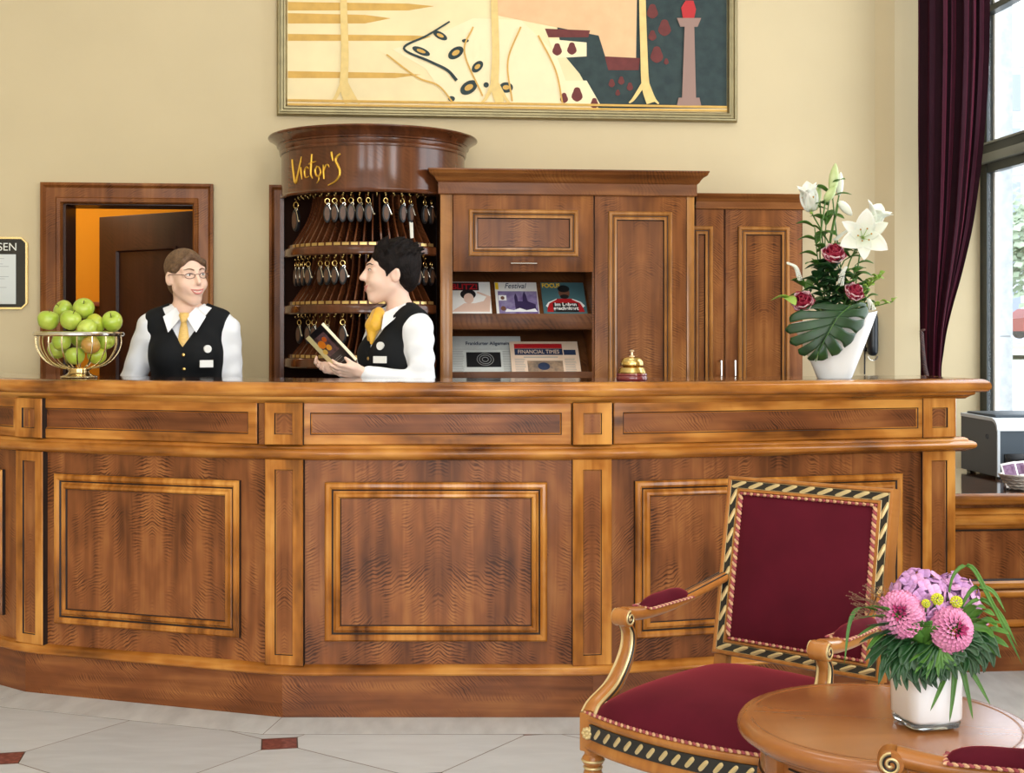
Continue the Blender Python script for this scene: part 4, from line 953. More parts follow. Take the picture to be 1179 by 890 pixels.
# ---------------------------------------------------------------- people: smooth implicit bodies turned into one surface each
from mathutils.bvhtree import BVHTree
class Field:
    def __init__(s, lo, hi, h):
        s.lo = np.array(lo, np.float32); s.h = h
        s.n = np.ceil((np.array(hi)-np.array(lo))/h).astype(int)+1
        s.f = np.full(s.n, .25, np.float32)
    def box(s, lo, hi):
        a = np.clip(np.floor((np.array(lo)-s.lo)/s.h).astype(int), 0, s.n); b = np.clip(np.ceil((np.array(hi)-s.lo)/s.h).astype(int)+1, 0, s.n)
        sl = tuple(slice(i, j) for i, j in zip(a, b))
        ax = [s.lo[k]+s.h*np.arange(a[k], b[k], dtype=np.float32) for k in range(3)]
        return sl, np.meshgrid(*ax, indexing='ij', sparse=True)
    def join(s, d, sl, k, mode='+'):
        c = s.f[sl]
        if mode == '-': c = -c
        if mode == '&': c = -c; d = -d
        k = max(k, 1e-5); hh = np.maximum(k-np.abs(c-d), 0)/k
        r = np.minimum(c, d) - hh*hh*k*.25
        s.f[sl] = r if mode == '+' else -r
    def cone(s, a, b, r1, r2=None, k=.02, mode='+', inf=0):
        r2 = r1 if r2 is None else r2; r1 += inf; r2 += inf
        a, b = np.array(a, float), np.array(b, float); m = max(r1, r2)+k+3*s.h+.03
        sl, (x, y, z) = s.box(np.minimum(a, b)-m, np.maximum(a, b)+m)
        ba = b-a; L = max(ba@ba, 1e-9)
        t = np.clip(((x-a[0])*ba[0]+(y-a[1])*ba[1]+(z-a[2])*ba[2])/L, 0, 1)
        d = np.sqrt((x-a[0]-t*ba[0])**2+(y-a[1]-t*ba[1])**2+(z-a[2]-t*ba[2])**2) - (r1+(r2-r1)*t)
        s.join(d.astype(np.float32), sl, k, mode)
    def ell(s, c, r, k=.02, mode='+', inf=0, R=None):
        c = np.array(c, float); r = np.array(r, float)+inf; m = max(r)+k+3*s.h+.03
        sl, (x, y, z) = s.box(c-m, c+m); x, y, z = x-c[0], y-c[1], z-c[2]
        if R is not None:
            R = np.array(R, float).T
            x, y, z = [R[i][0]*x+R[i][1]*y+R[i][2]*z for i in range(3)]
        k0 = np.sqrt((x/r[0])**2+(y/r[1])**2+(z/r[2])**2); k1 = np.sqrt((x/r[0]**2)**2+(y/r[1]**2)**2+(z/r[2]**2)**2)
        s.join((k0*(k0-1)/np.maximum(k1, 1e-6)).astype(np.float32), sl, k, mode)
    def func(s, fn, k=.004, mode='&'):
        sl, (x, y, z) = s.box(s.lo, s.lo+s.h*s.n); d = np.broadcast_to(fn(x, y, z), s.f.shape).astype(np.float32); s.join(d, sl, k, mode)
    def warp(s, fn):
        sl, (x, y, z) = s.box(s.lo, s.lo+s.h*s.n); s.f += fn(x, y, z).astype(np.float32)
    def mesh(s, name, smooth=2):
        f = s.f; sg = f < 0
        nx, ny, nz = f.shape
        cnt = np.zeros((nx-1, ny-1, nz-1), np.int8)
        for i in (0, 1):
            for j in (0, 1):
                for k in (0, 1): cnt += sg[i:nx-1+i, j:ny-1+j, k:nz-1+k]
        act = np.argwhere((cnt > 0) & (cnt < 8)); idx = np.full((nx-1, ny-1, nz-1), -1, np.int32); idx[tuple(act.T)] = np.arange(len(act))
        acc = np.zeros((len(act), 3)); num = np.zeros(len(act))
        corner = [(i, j, k) for i in (0, 1) for j in (0, 1) for k in (0, 1)]
        for a in corner:
            for ax in range(3):
                if a[ax]: continue
                b = list(a); b[ax] = 1
                fa = f[tuple((act+a).T)]; fb = f[tuple((act+b).T)]; cr = (fa < 0) != (fb < 0)
                t = np.where(cr, fa/np.where(cr, fa-fb, 1), 0)
                p = np.array(a, float)[None, :].repeat(len(act), 0); p[:, ax] = t
                acc[cr] += p[cr]; num[cr] += 1
        V = (act+acc/np.maximum(num, 1)[:, None])*s.h+s.lo
        Q = []
        for ax in range(3):
            sl0 = [slice(None)]*3; sl1 = [slice(None)]*3; sl0[ax] = slice(0, -1); sl1[ax] = slice(1, None)
            ed = np.argwhere(sg[tuple(sl0)] != sg[tuple(sl1)])
            u, w = [(1, 2), (2, 0), (0, 1)][ax]
            ok = (ed[:, u] > 0) & (ed[:, w] > 0) & (ed[:, u] < f.shape[u]-1) & (ed[:, w] < f.shape[w]-1); ed = ed[ok]
            inside = sg[tuple(ed.T)]
            def cell(du, dw):
                c = ed.copy(); c[:, u] -= du; c[:, w] -= dw; return idx[tuple(c.T)]
            q = np.stack([cell(1, 1), cell(0, 1), cell(0, 0), cell(1, 0)], 1)
            q[~inside] = q[~inside][:, ::-1]; Q.append(q)
        Q = np.concatenate(Q); Q = Q[(Q >= 0).all(1)]
        for _ in range(smooth):
            S = np.zeros_like(V); C = np.zeros(len(V))
            for i in range(4):
                a, b = Q[:, i], Q[:, (i+1) % 4]
                np.add.at(S, a, V[b]); np.add.at(C, a, 1); np.add.at(S, b, V[a]); np.add.at(C, b, 1)
            V = V*.4 + .6*S/np.maximum(C, 1)[:, None]
        me = bpy.data.meshes.new(name); me.from_pydata(V.tolist(), [], Q.tolist()); me.update()
        me.polygons.foreach_set('use_smooth', [True]*len(me.polygons))
        return me
SKIN = mat('skin', (236, 198, 176), .5, spec=.35, sss=.12)
SKIN2 = mat('skin_fair', (238, 202, 182), .5, spec=.35, sss=.12)
LIP = mat('lips', (206, 132, 122), .4); TEETH = mat('teeth', (240, 236, 226), .3); EYEW = mat('eye_white', (236, 234, 230), .3); IRIS = mat('iris', (84, 84, 78), .25); LASH = mat('lash', (48, 34, 28), .6)
SHIRT = mat('white_cotton', (238, 240, 244), .85, spec=.2, bump=.05, bscale=300); VEST = mat('black_wool', (16, 18, 21), .8, spec=.25, bump=.06, bscale=500)
TIE = mat('gold_satin', (224, 184, 104), .42, spec=.5, sheen=.3, var=.1, vscale=60, stretch=(1, 1, 3)); TROUS = mat('black_trousers', (16, 16, 18), .8); SHOE = mat('black_shoe', (12, 12, 12), .3)
HAIRA = mat('hair_brown', (126, 96, 68), .45, spec=.45, rgb2=(80, 56, 38), vscale=7, stretch=(14, 3, 14), bump=.5, bscale=30); HAIRB = mat('hair_dark', (26, 18, 16), .6, spec=.15, rgb2=(12, 9, 9), vscale=9, stretch=(10, 10, 3), bump=.5, bscale=30)
BADGE = mat('badge_white', (236, 236, 232), .4)
def V3(*a): return np.array(a, float)
class Person:
    def __init__(s, name, label, group, loc, rz, skin, yaw, tilt, headz, hx, hy, arms, hands, hs=1.0, h=.004):
        s.o = thing('person', label, 'person', loc, rz, group)
        s.skin = skin; s.arms = arms; s.h = h
        s.H = Matrix.Translation((hx, hy, headz)) @ Matrix.Rotation(radians(yaw), 4, 'Z') @ Matrix.Rotation(radians(tilt[0]), 4, 'X') @ Matrix.Rotation(radians(tilt[1]), 4, 'Y') @ Matrix.Scale(hs, 4)
        s.hs = hs; s.HR = np.array(s.H.to_3x3())/hs
        xs = [p[0] for a in arms for p in a] + [p[0] for q in hands for c in q for p in c[0]]; ys = [p[1] for a in arms for p in a] + [p[1] for q in hands for c in q for p in c[0]]
        s.lo = (min(-.24, min(xs)-.07), min(-.2, min(ys)-.06), -.01); s.hi = (max(.24, max(xs)+.07), .2, headz+.15)
        F_ = Field(s.lo, s.hi, h); s.torso(F_); s.limbs(F_, 0); s.legs(F_, 0); s.head(F_)
        for q in hands:
            for pts, rs in q:
                for i in range(len(pts)-1): F_.cone(pts[i], pts[i+1], rs[i], rs[i+1], k=.006)
        me = F_.mesh('body', 2); s.body = link_mesh('body', me, skin, s.o)
        s.bvh = BVHTree.FromPolygons([v.co for v in me.vertices], [tuple(p.vertices) for p in me.polygons])
    def hp(s, *p): return s.H @ Vector(p)
    def front(s, x, z, off=0.0):
        d = (s.H.to_3x3() @ Vector((0, 1, 0))).normalized(); o = s.hp(x, -.2, z)
        hit = s.bvh.ray_cast(o, d)[0]
        p = hit if hit is not None else s.hp(x, -.09, z)
        return p - d*off
    def torso(s, f, i=0, bust=True):
        f.ell((0, .005, 1.24), (.142, .092, .17), .03, inf=i); f.cone((-.125, .012, 1.352), (.125, .012, 1.352), .047, k=.05, inf=i)
        for sx in (-1, 1):
            f.cone((sx*.03, .025, 1.415), (sx*.125, .014, 1.372), .034, .03, k=.04, inf=i)
            if bust: f.ell((sx*.062, -.066, 1.236), (.056, .05, .056), .05, inf=i)
        f.ell((0, .005, 1.08), (.116, .083, .15), .05, inf=i); f.ell((0, .012, .92), (.162, .108, .15), .06, inf=i)
    def limbs(s, f, i=0, stop=1.0, k=.03):
        for (sh, el, wr) in s.arms:
            w2 = np.array(el)+(np.array(wr)-np.array(el))*stop
            f.cone(sh, el, .046, .037, k=.03, inf=i); f.cone(el, w2, .036, .025+(1-stop)*.013, k=.02, inf=i)
    def legs(s, f, i=0):
        for sx in (-1, 1):
            f.cone((sx*.085, .01, .9), (sx*.08, 0, .48), .082, .054, k=.04, inf=i); f.cone((sx*.08, 0, .48), (sx*.076, .015, .09), .052, .036, k=.03, inf=i); f.cone((sx*.076, .03, .045), (sx*.085, -.12, .035), .036, .03, k=.02, inf=i)
    def HE(s, f, c, r, k=.02, mode='+', R=None, inf=0):
        R = s.HR if R is None else s.HR @ np.array(R)
        f.ell(s.hp(*c), np.array(r)*s.hs, k, mode, inf, R)
    def HCn(s, f, a, b, r1, r2=None, k=.02, mode='+'): f.cone(s.hp(*a), s.hp(*b), r1*s.hs, (r2 or r1)*s.hs, k, mode)
    def head(s, f):
        b = s.hp(0, .025, -.075); f.cone((0, .025, 1.37), b, .052, .043, k=.03)
        s.HE(f, (0, .014, .034), (.073, .092, .080), .02); s.HE(f, (0, -.028, -.022), (.059, .064, .080), .03)
        s.HE(f, (0, -.060, -.093), (.020, .020, .017), .035)
        for sx in (-1, 1):
            s.HCn(f, (sx*.045, -.004, -.05), (sx*.010, -.066, -.096), .016, .014, .03)
            s.HE(f, (sx*.036, -.064, -.034), (.024, .024, .022), .03)
            s.HCn(f, (sx*.010, -.087, .031), (sx*.048, -.066, .033), .008, .007, .016)
            s.HE(f, (sx*.030, -.104, .010), (.016, .016, .011), .014, '-')
            s.HCn(f, (sx*.018, -.080, .0085), (sx*.044, -.071, .009), .0105, .0095, .006)
            s.HE(f, (sx*.074, .012, -.008), (.009, .019, .031), .008, R=Matrix.Rotation(sx*-.35, 3, 'Z'))
            s.HE(f, (sx*.082, .006, -.006), (.005, .010, .018), .006, '-', R=Matrix.Rotation(sx*-.35, 3, 'Z'))
            s.HCn(f, (0, -.098, -.024), (sx*.011, -.096, -.030), .008, .0065, .008)
        s.HCn(f, (0, -.086, .022), (0, -.114, -.021), .0078, .0105, .012)
        s.HE(f, (0, -.085, -.060), (.030, .0155, .017), .018)
    def face(s, smile=.006, width=1.0, brow=LASH, open_=.005, iris=IRIS, gaze=0.0):
        mb = MB(); zc = -.061
        W_m = width
        def curve(dz, w, k=9, c=1.0): return [s.front(W_m*w*(-1+2*i/(k-1)), zc+dz*(1-(-1+2*i/(k-1))**2)+smile*c*((-1+2*i/(k-1))**2), .0004) for i in range(k)]
        mb.tube(curve(open_*.75, .025), [.0012, .0025, .0034, .0036, .0032, .0036, .0034, .0025, .0012], 8); mb.tube(curve(-open_*1.15, .0245), [.0012, .0026, .0038, .0044, .0046, .0044, .0038, .0026, .0012], 8)
        mb.build('lips', LIP, s.body, smooth=180)
        a, b = curve(open_*.6, .021), curve(-open_*.8, .021)
        MB().surf([a, [(p+q_)/2 for p, q_ in zip(a, b)], b]).build('teeth', TEETH, s.body, smooth=180)
        for sx in (-1, 1):
            c = s.front(sx*.031, .0095)
            e = MB(); R = s.H.to_3x3().normalized(); fw = (R @ Vector((0, -1, 0))); 
            e.sphere(c - fw*.0005, (.0115, .003, .0038), 16, 10, R); eo = e.build('eye', EYEW, s.body, smooth=180)
            MB().sphere(c + fw*.0012 + R @ Vector((gaze, 0, 0)), (.0042, .0022, .0036), 14, 8, R).build('iris', iris, eo, smooth=180)
            up = [s.front(sx*.031+t*.0145, .0095+.0052*(1-t*t)+.0005, .0008) for t in np.linspace(-1, 1, 9)]
            MB().tube(up, [.0006, .0009, .0012, .0013, .0013, .0013, .0012, .0011, .0008], 6).build('lash_line', LASH, s.body, smooth=180)
            bw = [s.front(sx*(.012+.038*t), .029+.006*sin(pi*min(1, t*1.15)*.9), .0006) for t in np.linspace(0, 1, 8)]
            MB().tube(bw, [.0022, .0026, .0026, .0024, .0022, .0019, .0015, .0008], 6, flat=1.2).build('eyebrow', brow, s.body, smooth=180)
    def clothes(s, vz, vw, armcut=.155, fold=3.0):
        # shirt: trunk and sleeves
        F_ = Field(s.lo, (s.hi[0], s.hi[1], 1.46), s.h); s.torso(F_, .008); s.limbs(F_, .011, .93)
        ph = fold
        F_.warp(lambda x, y, z: (.0032)*(np.sin(46*z+30*x+ph)*np.sin(38*x-25*z+22*y)+.6*np.sin(83*z-61*x+47*y+ph))*(np.abs(x) > .12))
        F_.func(lambda x, y, z: .96-z+0*x+0*y); F_.cone((0, .03, 1.40), (0, .0, 1.56), .054, .075, k=.004, mode='-')
        F_.cone((0, -.03, 1.425), (0, -.14, 1.43), .036, .05, k=.01, mode='-')
        link_mesh('shirt', F_.mesh('shirt', 2), SHIRT, s.o)
        # vest
        F_ = Field(s.lo, (s.hi[0], s.hi[1], 1.46), s.h); s.torso(F_, .016)
        F_.func(lambda x, y, z: .90-z+0*x+0*y)
        for sx in (-1, 1): F_.ell((sx*(armcut+.058), .005, 1.32), (.058, .16, .125), .01, mode='-')
        F_.cone((0, .035, 1.40), (0, .0, 1.60), .070, .095, k=.004, mode='-')
        F_.func(lambda x, y, z: -np.maximum((np.abs(x)-(z-vz)*vw)*.8, y-.0), k=.004)
        me = F_.mesh('vest', 2); s.vest = link_mesh('vest', me, VEST, s.o)
        s.vb = BVHTree.FromPolygons([v.co for v in me.vertices], [tuple(p.vertices) for p in me.polygons])
        F_ = Field(s.lo, (s.hi[0], s.hi[1], 1.06), .006); s.torso(F_, .012); s.legs(F_, .012); F_.func(lambda x, y, z: np.maximum(z-.99, .07-z)+0*x+0*y); link_mesh('trousers', F_.mesh('trousers', 1), TROUS, s.o)
        F_ = Field((s.lo[0], s.lo[1]-.02, -.008), (s.hi[0], s.hi[1], .12), .005)
        for sx in (-1, 1): F_.cone((sx*.076, .035, .045), (sx*.086, -.135, .032), .044, .036, k=.02); F_.cone((sx*.076, .02, .09), (sx*.076, .02, .05), .045, k=.02)
        F_.func(lambda x, y, z: np.maximum(z-.085, .002-z)+0*x+0*y); link_mesh('shoes', F_.mesh('shoes', 1), SHOE, s.o)
    def on_vest(s, x, z, off=.001):
        hit = s.vb.ray_cast(Vector((x, -.4, z)), Vector((0, 1, 0)))
        return (hit[0], hit[1]) if hit[0] is not None else (Vector((x, -.12, z)), Vector((0, -1, 0)))
    def pin(s, name, m, x, z, w, h, t=.003, round_=False):
        p, n = s.on_vest(x, z); n = Vector((n.x, n.y, n.z*.3)).normalized(); yaw = atan2(n.x, -n.y)
        mb = MB()
        if round_: mb.prism(ell(0, 0, w, h, 24), -t-.005, .002)
        else: mb.bx(-w, w, -t-.006, -.003, -h, h, bev=.001)
        return mb.build(name, m, s.o, p, (0, 0, yaw), smooth=0)
def finger_chain(base, d, length, r, curl, axis, n=3):
    d = Vector(d).normalized(); p = Vector(base); pts = [tuple(p)]; rs = [r]
    for i in range(n):
        p = p + d*length*(.42, .32, .26)[i]; pts.append(tuple(p)); rs.append(r*(1-.12*(i+1))); d = Matrix.Rotation(curl, 3, axis) @ d
    return pts, rs
def hand(wr, d, nrm, size=.17, curl=.5, thumb=1, spread=.10, tcurl=.2, tdir=None):
    """wrist, direction of the fingers, palm normal; thumb on +side (side = d x nrm)"""
    d = Vector(d).normalized(); n = (Vector(nrm) - d*Vector(nrm).dot(d)).normalized(); sd = d.cross(n)*thumb; wr = Vector(wr); S = size/.17
    ch = [([tuple(wr-d*.02), tuple(wr+d*.03*S+sd*.0)], [.023*S, .021*S])]
    for i, (o, L) in enumerate(((.026, .066), (.009, .074), (-.008, .069), (-.024, .055))):
        k = wr + d*(.082-.006*abs(o-.009)/.02)*S + sd*o*S
        ch.append(([tuple(wr+d*.015*S+sd*o*.55*S), tuple(k)], [.0155*S, .0105*S]))
        ch.append(finger_chain(k, d + sd*o*spread/.025*.3, L*S, .0088*S, curl, sd*thumb))
    tb = wr + d*.022*S + sd*.02*S
    td = Vector(tdir) if tdir is not None else d*.75+sd*.75+n*.35
    ch.append(([tuple(wr+d*.012*S+sd*.008*S), tuple(tb+Vector(td).normalized()*.018*S)], [.0165*S, .0135*S])); ch.append(finger_chain(tb+Vector(td).normalized()*.012*S, td, .062*S, .0105*S, -tcurl, sd.cross(d), 3))
    return ch
def collar_flap(p, pts, name='collar_flap', m=None):
    mb = MB(); n = len(pts)
    P = [Vector(q_) for q_ in pts]; nr = (P[1]-P[0]).cross(P[2]-P[0]).normalized()*.0022
    mb.add([q_+nr for q_ in P]+[q_-nr for q_ in P], [tuple(range(n)), tuple(range(2*n-1, n-1, -1))]+[(i, n+i, n+(i+1) % n, (i+1) % n) for i in range(n)])
    o = mb.build(name, m or SHIRT, p.o, smooth=0); md = o.modifiers.new('bevel', 'BEVEL'); md.width = .0015; md.segments = 2
    return o
# ---- the clerk on the left
arms = [((-.155, .012, 1.335), (-.230, .04, 1.13), (-.285, .0, .96)), ((.155, .012, 1.335), (.168, .04, 1.09), (.168, -.01, .86))]
hd = [hand((-.285, .0, .96), (-.1, -.05, -1), (.8, -.4, 0), curl=.35, thumb=-1), hand((.168, -.01, .86), (-.05, -.2, -1), (-1, 0, 0), curl=.35, thumb=1)]
P1 = Person('person', 'smiling person in black waistcoat and gold necktie with glasses, in front of the open door', 'clerks behind the desk', ((216-CX)/F*5.3, 5.3, 0), radians(4), SKIN, 38, (4, -4), 1.556, -.004, -.012, arms, hd, hs=.95)
P1.face(smile=.011, width=1.22, brow=mat('brow_brown', (120, 92, 70), .7), open_=.0078, gaze=.0015)
P1.clothes(1.268, .62)
F_ = Field(P1.lo, P1.hi, .004); F_.lo = np.array((-.16, -.16, 1.38), np.float32); F_.n = np.array((80, 84, 82)); F_.f = np.full(F_.n, .25, np.float32)
P1.HE(F_, (0, .018, .038), (.079, .098, .082), .01); P1.HE(F_, (0, .075, -.035), (.045, .045, .055), .03); P1.HE(F_, (0, .105, -.04), (.032, .028, .032), .01)
P1.HE(F_, (.004, -.085, -.035), (.066, .075, .098), .012, '-'); P1.HE(F_, (-.004, -.10, .03), (.05, .05, .046), .012, '-')
for sx in (-1, 1): P1.HE(F_, (sx*.082, -.012, -.03), (.026, .05, .046), .01, '-')
P1.HCn(F_, (-.01, -.068, .094), (.045, -.072, .062), .014, .010, .012); P1.HCn(F_, (.045, -.072, .062), (.072, -.03, .03), .010, .010, .012); P1.HCn(F_, (-.012, -.066, .094), (-.05, -.066, .066), .012, .009, .012); P1.HCn(F_, (-.05, -.066, .066), (-.072, -.03, .03), .010, .010, .012)
link_mesh('hair', F_.mesh('hair', 2), HAIRA, P1.o)
# glasses
RIM = mat('dark_red_rim', (70, 36, 36), .35, .5)
gl_ = bpy.data.objects.new('glasses', None); COL.objects.link(gl_); gl_.parent = P1.o
mb = MB(); hw_ = {}
for sx in (-1, 1):
    pts = [P1.hp(sx*.032+.021*cos(a)*(1 if abs(cos(a)) < .8 else 1.02), -.101+.010*abs(sx*.032+.021*cos(a))/.05, .006+.0115*sin(a)) for a in np.linspace(0, 2*pi, 28, endpoint=False)]
    mb.tube(pts, .0011, 6, closed=True)
    mb.tube([P1.hp(sx*.054, -.090, .010), P1.hp(sx*.070, -.07, .012), P1.hp(sx*.078, -.0, .010), P1.hp(sx*.078, .02, .0)], .0013, 6)
mb.tube([P1.hp(-.012, -.099, .010), P1.hp(0, -.103, .013), P1.hp(.012, -.099, .010)], .0012, 6)
mb.build('glasses_rim', RIM, gl_)
# collar, tie, badge, buttons
for sx in (-1, 1): collar_flap(P1, [(sx*.052, .03, 1.432), (sx*.040, -.040, 1.427), (sx*.010, -.086, 1.390), (sx*.054, -.122, 1.328), (sx*.084, -.070, 1.392)])
mb = MB(); mb.cone = None
def blade(p, secs, name, m):
    rows = []
    for (x, y, z, w, t) in secs: rows.append([(x-w, y, z), (x-w*.6, y-t, z), (x, y-t*1.3, z), (x+w*.6, y-t, z), (x+w, y, z), (x, y+t*.3, z)])
    mb = MB(); mb.surf(rows, closed=True); n = len(rows[0]); N = len(rows)
    mb.f.append(tuple(range(n))); mb.m.append(0); mb.f.append(tuple((N-1)*n+i for i in range(n))); mb.m.append(0)
    return mb.build(name, m, p.o, smooth=50)
kn = blade(P1, [(0, -.074, 1.408, .017, .010), (0, -.082, 1.398, .021, .013), (0, -.090, 1.378, .014, .012), (0, -.092, 1.370, .011, .010)], 'tie_knot', TIE)
blade(P1, [(0, -.086, 1.372, .010, .006), (.001, -.092, 1.345, .016, .006), (.002, -.100, 1.31, .021, .006), (.003, -.106, 1.275, .023, .005), (.003, -.104, 1.24, .024, .003)], 'necktie', TIE)
for z in (1.238, 1.182):
    p, n = P1.on_vest(.006, z); MB().sphere(p, (.0075, .004, .0075), 14, 8).build('button', GILT, P1.o, smooth=180)
P1.pin('round_badge', BADGE, .098, 1.262, .0155, .0155, round_=True); P1.pin('name_badge', BADGE, .093, 1.203, .027, .0145)
# ---- the clerk on the right, in profile, holding a brochure
RZ2 = -radians(55); L2_ = Vector(((456-CX)/F*5.2, 5.2, 0))
arms = [((-.155, .012, 1.338), (-.205, -.03, 1.13), (-.035, -.215, 1.185)), ((.155, .012, 1.338), (.208, .0, 1.125), (.10, -.195, 1.165))]
hd = [hand((-.035, -.215, 1.18), (.04, -1, .12), (.55, -.15, .75), curl=.62, thumb=1, size=.165, tcurl=.1), hand((.10, -.195, 1.17), (-.36, -.93, .14), (-.6, .3, .6), curl=.42, thumb=-1, size=.165, tdir=(-.35, -.75, .55), tcurl=.1)]
P2 = Person('person', 'person with short dark hair and gold neckerchief in profile, reading a brochure at the keys', 'clerks behind the desk', L2_, RZ2, SKIN2, -25, (0, 2), 1.565, -.002, -.022, arms, hd, hs=1.02)
P2.face(smile=.013, width=1.3, brow=LASH, open_=.007)
P2.clothes(1.25, .46, fold=1.0)
F_.f[:] = .25; F_.lo = np.array((-.16, -.17, 1.40), np.float32); F_.n = np.array((84, 90, 84)); F_.f = np.full(F_.n, .25, np.float32)
P2.HE(F_, (0, .02, .040), (.083, .100, .084), .01); P2.HE(F_, (0, .066, -.02), (.060, .042, .055), .03)
P2.HE(F_, (0, -.095, -.04), (.075, .082, .098), .012, '-')
for sx in (-1, 1):
    P2.HE(F_, (sx*.085, -.006, -.045), (.03, .040, .05), .01, '-')
    P2.HCn(F_, (sx*.073, -.012, .03), (sx*.071, -.022, -.012), .012, .004, .012)
rh = random.Random(3)
for i in range(130):
    a, e = rh.uniform(0, 2*pi), rh.uniform(.0, 1.35); dx = Vector((cos(a)*sin(e), sin(a)*sin(e), cos(e)))
    if dx.y < -.80: continue
    b = Vector((.078*dx.x, .02+.096*dx.y, .040+.080*dx.z)); t_ = Vector((rh.uniform(-.3, .3), .7, .25)) if dx.y > -.4 else Vector((rh.uniform(-.4, .4), .25, .8))
    P2.HCn(F_, tuple(b), tuple(b+dx*.012+t_*rh.uniform(.014, .034)), .0095, .0030, .005)
P2.HE(F_, (0, -.105, .01), (.06, .034, .062), .008, '-')
F_.warp(lambda x, y, z: .0014*np.sin(150*x+90*z)*np.sin(120*y-80*z))
link_mesh('hair', F_.mesh('hair', 1), HAIRB, P2.o)
for sx in (-1, 1): collar_flap(P2, [(sx*.052, .04, 1.440), (sx*.052, -.03, 1.425), (sx*.022, -.068, 1.405), (sx*.066, -.104, 1.338), (sx*.094, -.045, 1.395)])
nf = Field((-.1, -.2, 1.26), (.1, .0, 1.46), .004)
nf.ell((.0, -.080, 1.405), (.036, .022, .022), .01); nf.ell((.002, -.098, 1.365), (.040, .022, .036), .02); nf.cone((.004, -.108, 1.35), (.012, -.118, 1.285), .026, .006, k=.02); nf.cone((-.01, -.104, 1.35), (-.02, -.112, 1.30), .022, .006, k=.02)
nf.warp(lambda x, y, z: .0022*np.sin(170*x+60*z))
link_mesh('neckerchief', nf.mesh('neckerchief', 1), mat('gold_kerchief', (226, 172, 44), .5, sheen=.3, var=.1, vscale=50), P2.o)
P2.pin('round_badge', BADGE, .088, 1.275, .016, .016, round_=True); P2.pin('name_badge', BADGE, .096, 1.222, .030, .0135)
for z in (1.225, 1.165):
    p, n = P2.on_vest(0, z); MB().sphere(p, (.0075, .004, .0075), 14, 8).build('button', GILT, P2.o, smooth=180)
# ---------------------------------------------------------------- things on and around the desk
# bowl of green apples
BX, BY, BZ = (91-CX)/F*4.93, 4.93, DT
SILG = mat('warm_silver', (230, 214, 178), .18, 1)
bw = thing('fruit_bowl', 'silver wire fruit bowl on a flared foot heaped with green apples', 'bowl', (BX, BY, BZ+.001))
MB().lathe([(0, 0), (.066, 0), (.068, .003), (.066, .006), (.050, .011), (.040, .018), (.036, .026), (.046, .033), (.056, .037), (.04, .040), (0, .040)], n=40).build('foot', SILG, bw)
MB().lathe([(.150, .158), (.160, .157), (.165, .161), (.166, .168), (.162, .173), (.152, .175), (.148, .168), (.150, .158)], n=56).build('rim', CHROME, bw)
rp_ = spline([(.155, 0, .160), (.156, 0, .13), (.146, 0, .098), (.118, 0, .062), (.078, 0, .042), (.05, 0, .036)], 5)
rib = None
for k in range(18):
    a = 2*pi*k/18+.1
    if rib is None:
        o = MB().tube(rp_, .0026, 6).build('rib', SILG, bw); rib = o
    else:
        o = rib.copy(); COL.objects.link(o); o.parent = bw
    o.rotation_euler = (0, 0, a)
APG = mat('apple_green', (146, 176, 44), .3, spec=.5, rgb2=(186, 198, 84), vscale=14, coat=.3); APY = mat('apple_yellow', (190, 186, 50), .3, rgb2=(170, 190, 60), vscale=12, coat=.3); APR = mat('apple_blush', (182, 176, 66), .3, rgb2=(186, 128, 64), vscale=9, coat=.3)
STEMB = mat('stem_brown', (84, 66, 36), .7)
ap_me = {}
def apple(px, py, Y, m, label, tilt=(0, 0), r=.0385, tall=.92, grp='green apples heaped above the bowl rim'):
    p = PW(px, py, Y); key = (m.name, tall)
    o = bpy.data.objects.new('apple', None)
    prof = [(0, -.80), (.12, -.84), (.3, -.9), (.55, -.82), (.8, -.55), (.95, -.15), (1, .12), (.95, .45), (.78, .74), (.5, .9), (.28, .9), (.12, .78), (0, .66)]
    s_ = spline([(a, b, 0) for a, b in prof], 3)
    me = MB().lathe([(max(0, v.x)*r, v.y*r*tall) for v in s_], n=24).mesh('apple', 60)
    o = link_mesh('apple', me, m); o.location = p; o.rotation_euler = (tilt[0], tilt[1], random.random()*6)
    tag(o, label, 'apple', grp)
    MB().tube([(0, 0, r*tall*.62), (.001, 0, r*tall*.9), (.004, .001, r*tall*1.18)], [.0014, .0013, .0019], 6).build('stem', STEMB, o)
    return o
U = 'green apples heaped above the bowl rim'; I_ = 'green apples inside the wire bowl'
apple(55.5, 369, 4.90, APG, 'green apple at the left edge of the heap', (.1, -.2), .040)
apple(73.5, 357, 4.985, APG, 'darker green apple at the back of the heap, left of the topmost', (.9, .4), .037)
apple(96.5, 355.5, 4.95, APG, 'topmost green apple of the heap with a rosy patch', (.5, .6), .040)
apple(81, 369, 4.875, APG, 'green apple front and centre of the heap showing its stem hollow', (.45, .1), .039)
apple(109, 373, 4.93, APY, 'yellowish apple right of the middle of the heap', (.3, .9), .038)
apple(99.5, 378.5, 4.86, APG, 'elongated green apple lying low at the front of the heap', (0, 1.2), .034, 1.2)
apple(129.5, 370.5, 4.93, APG, 'green apple at the right edge of the heap', (.2, -.9), .038, 1.05)
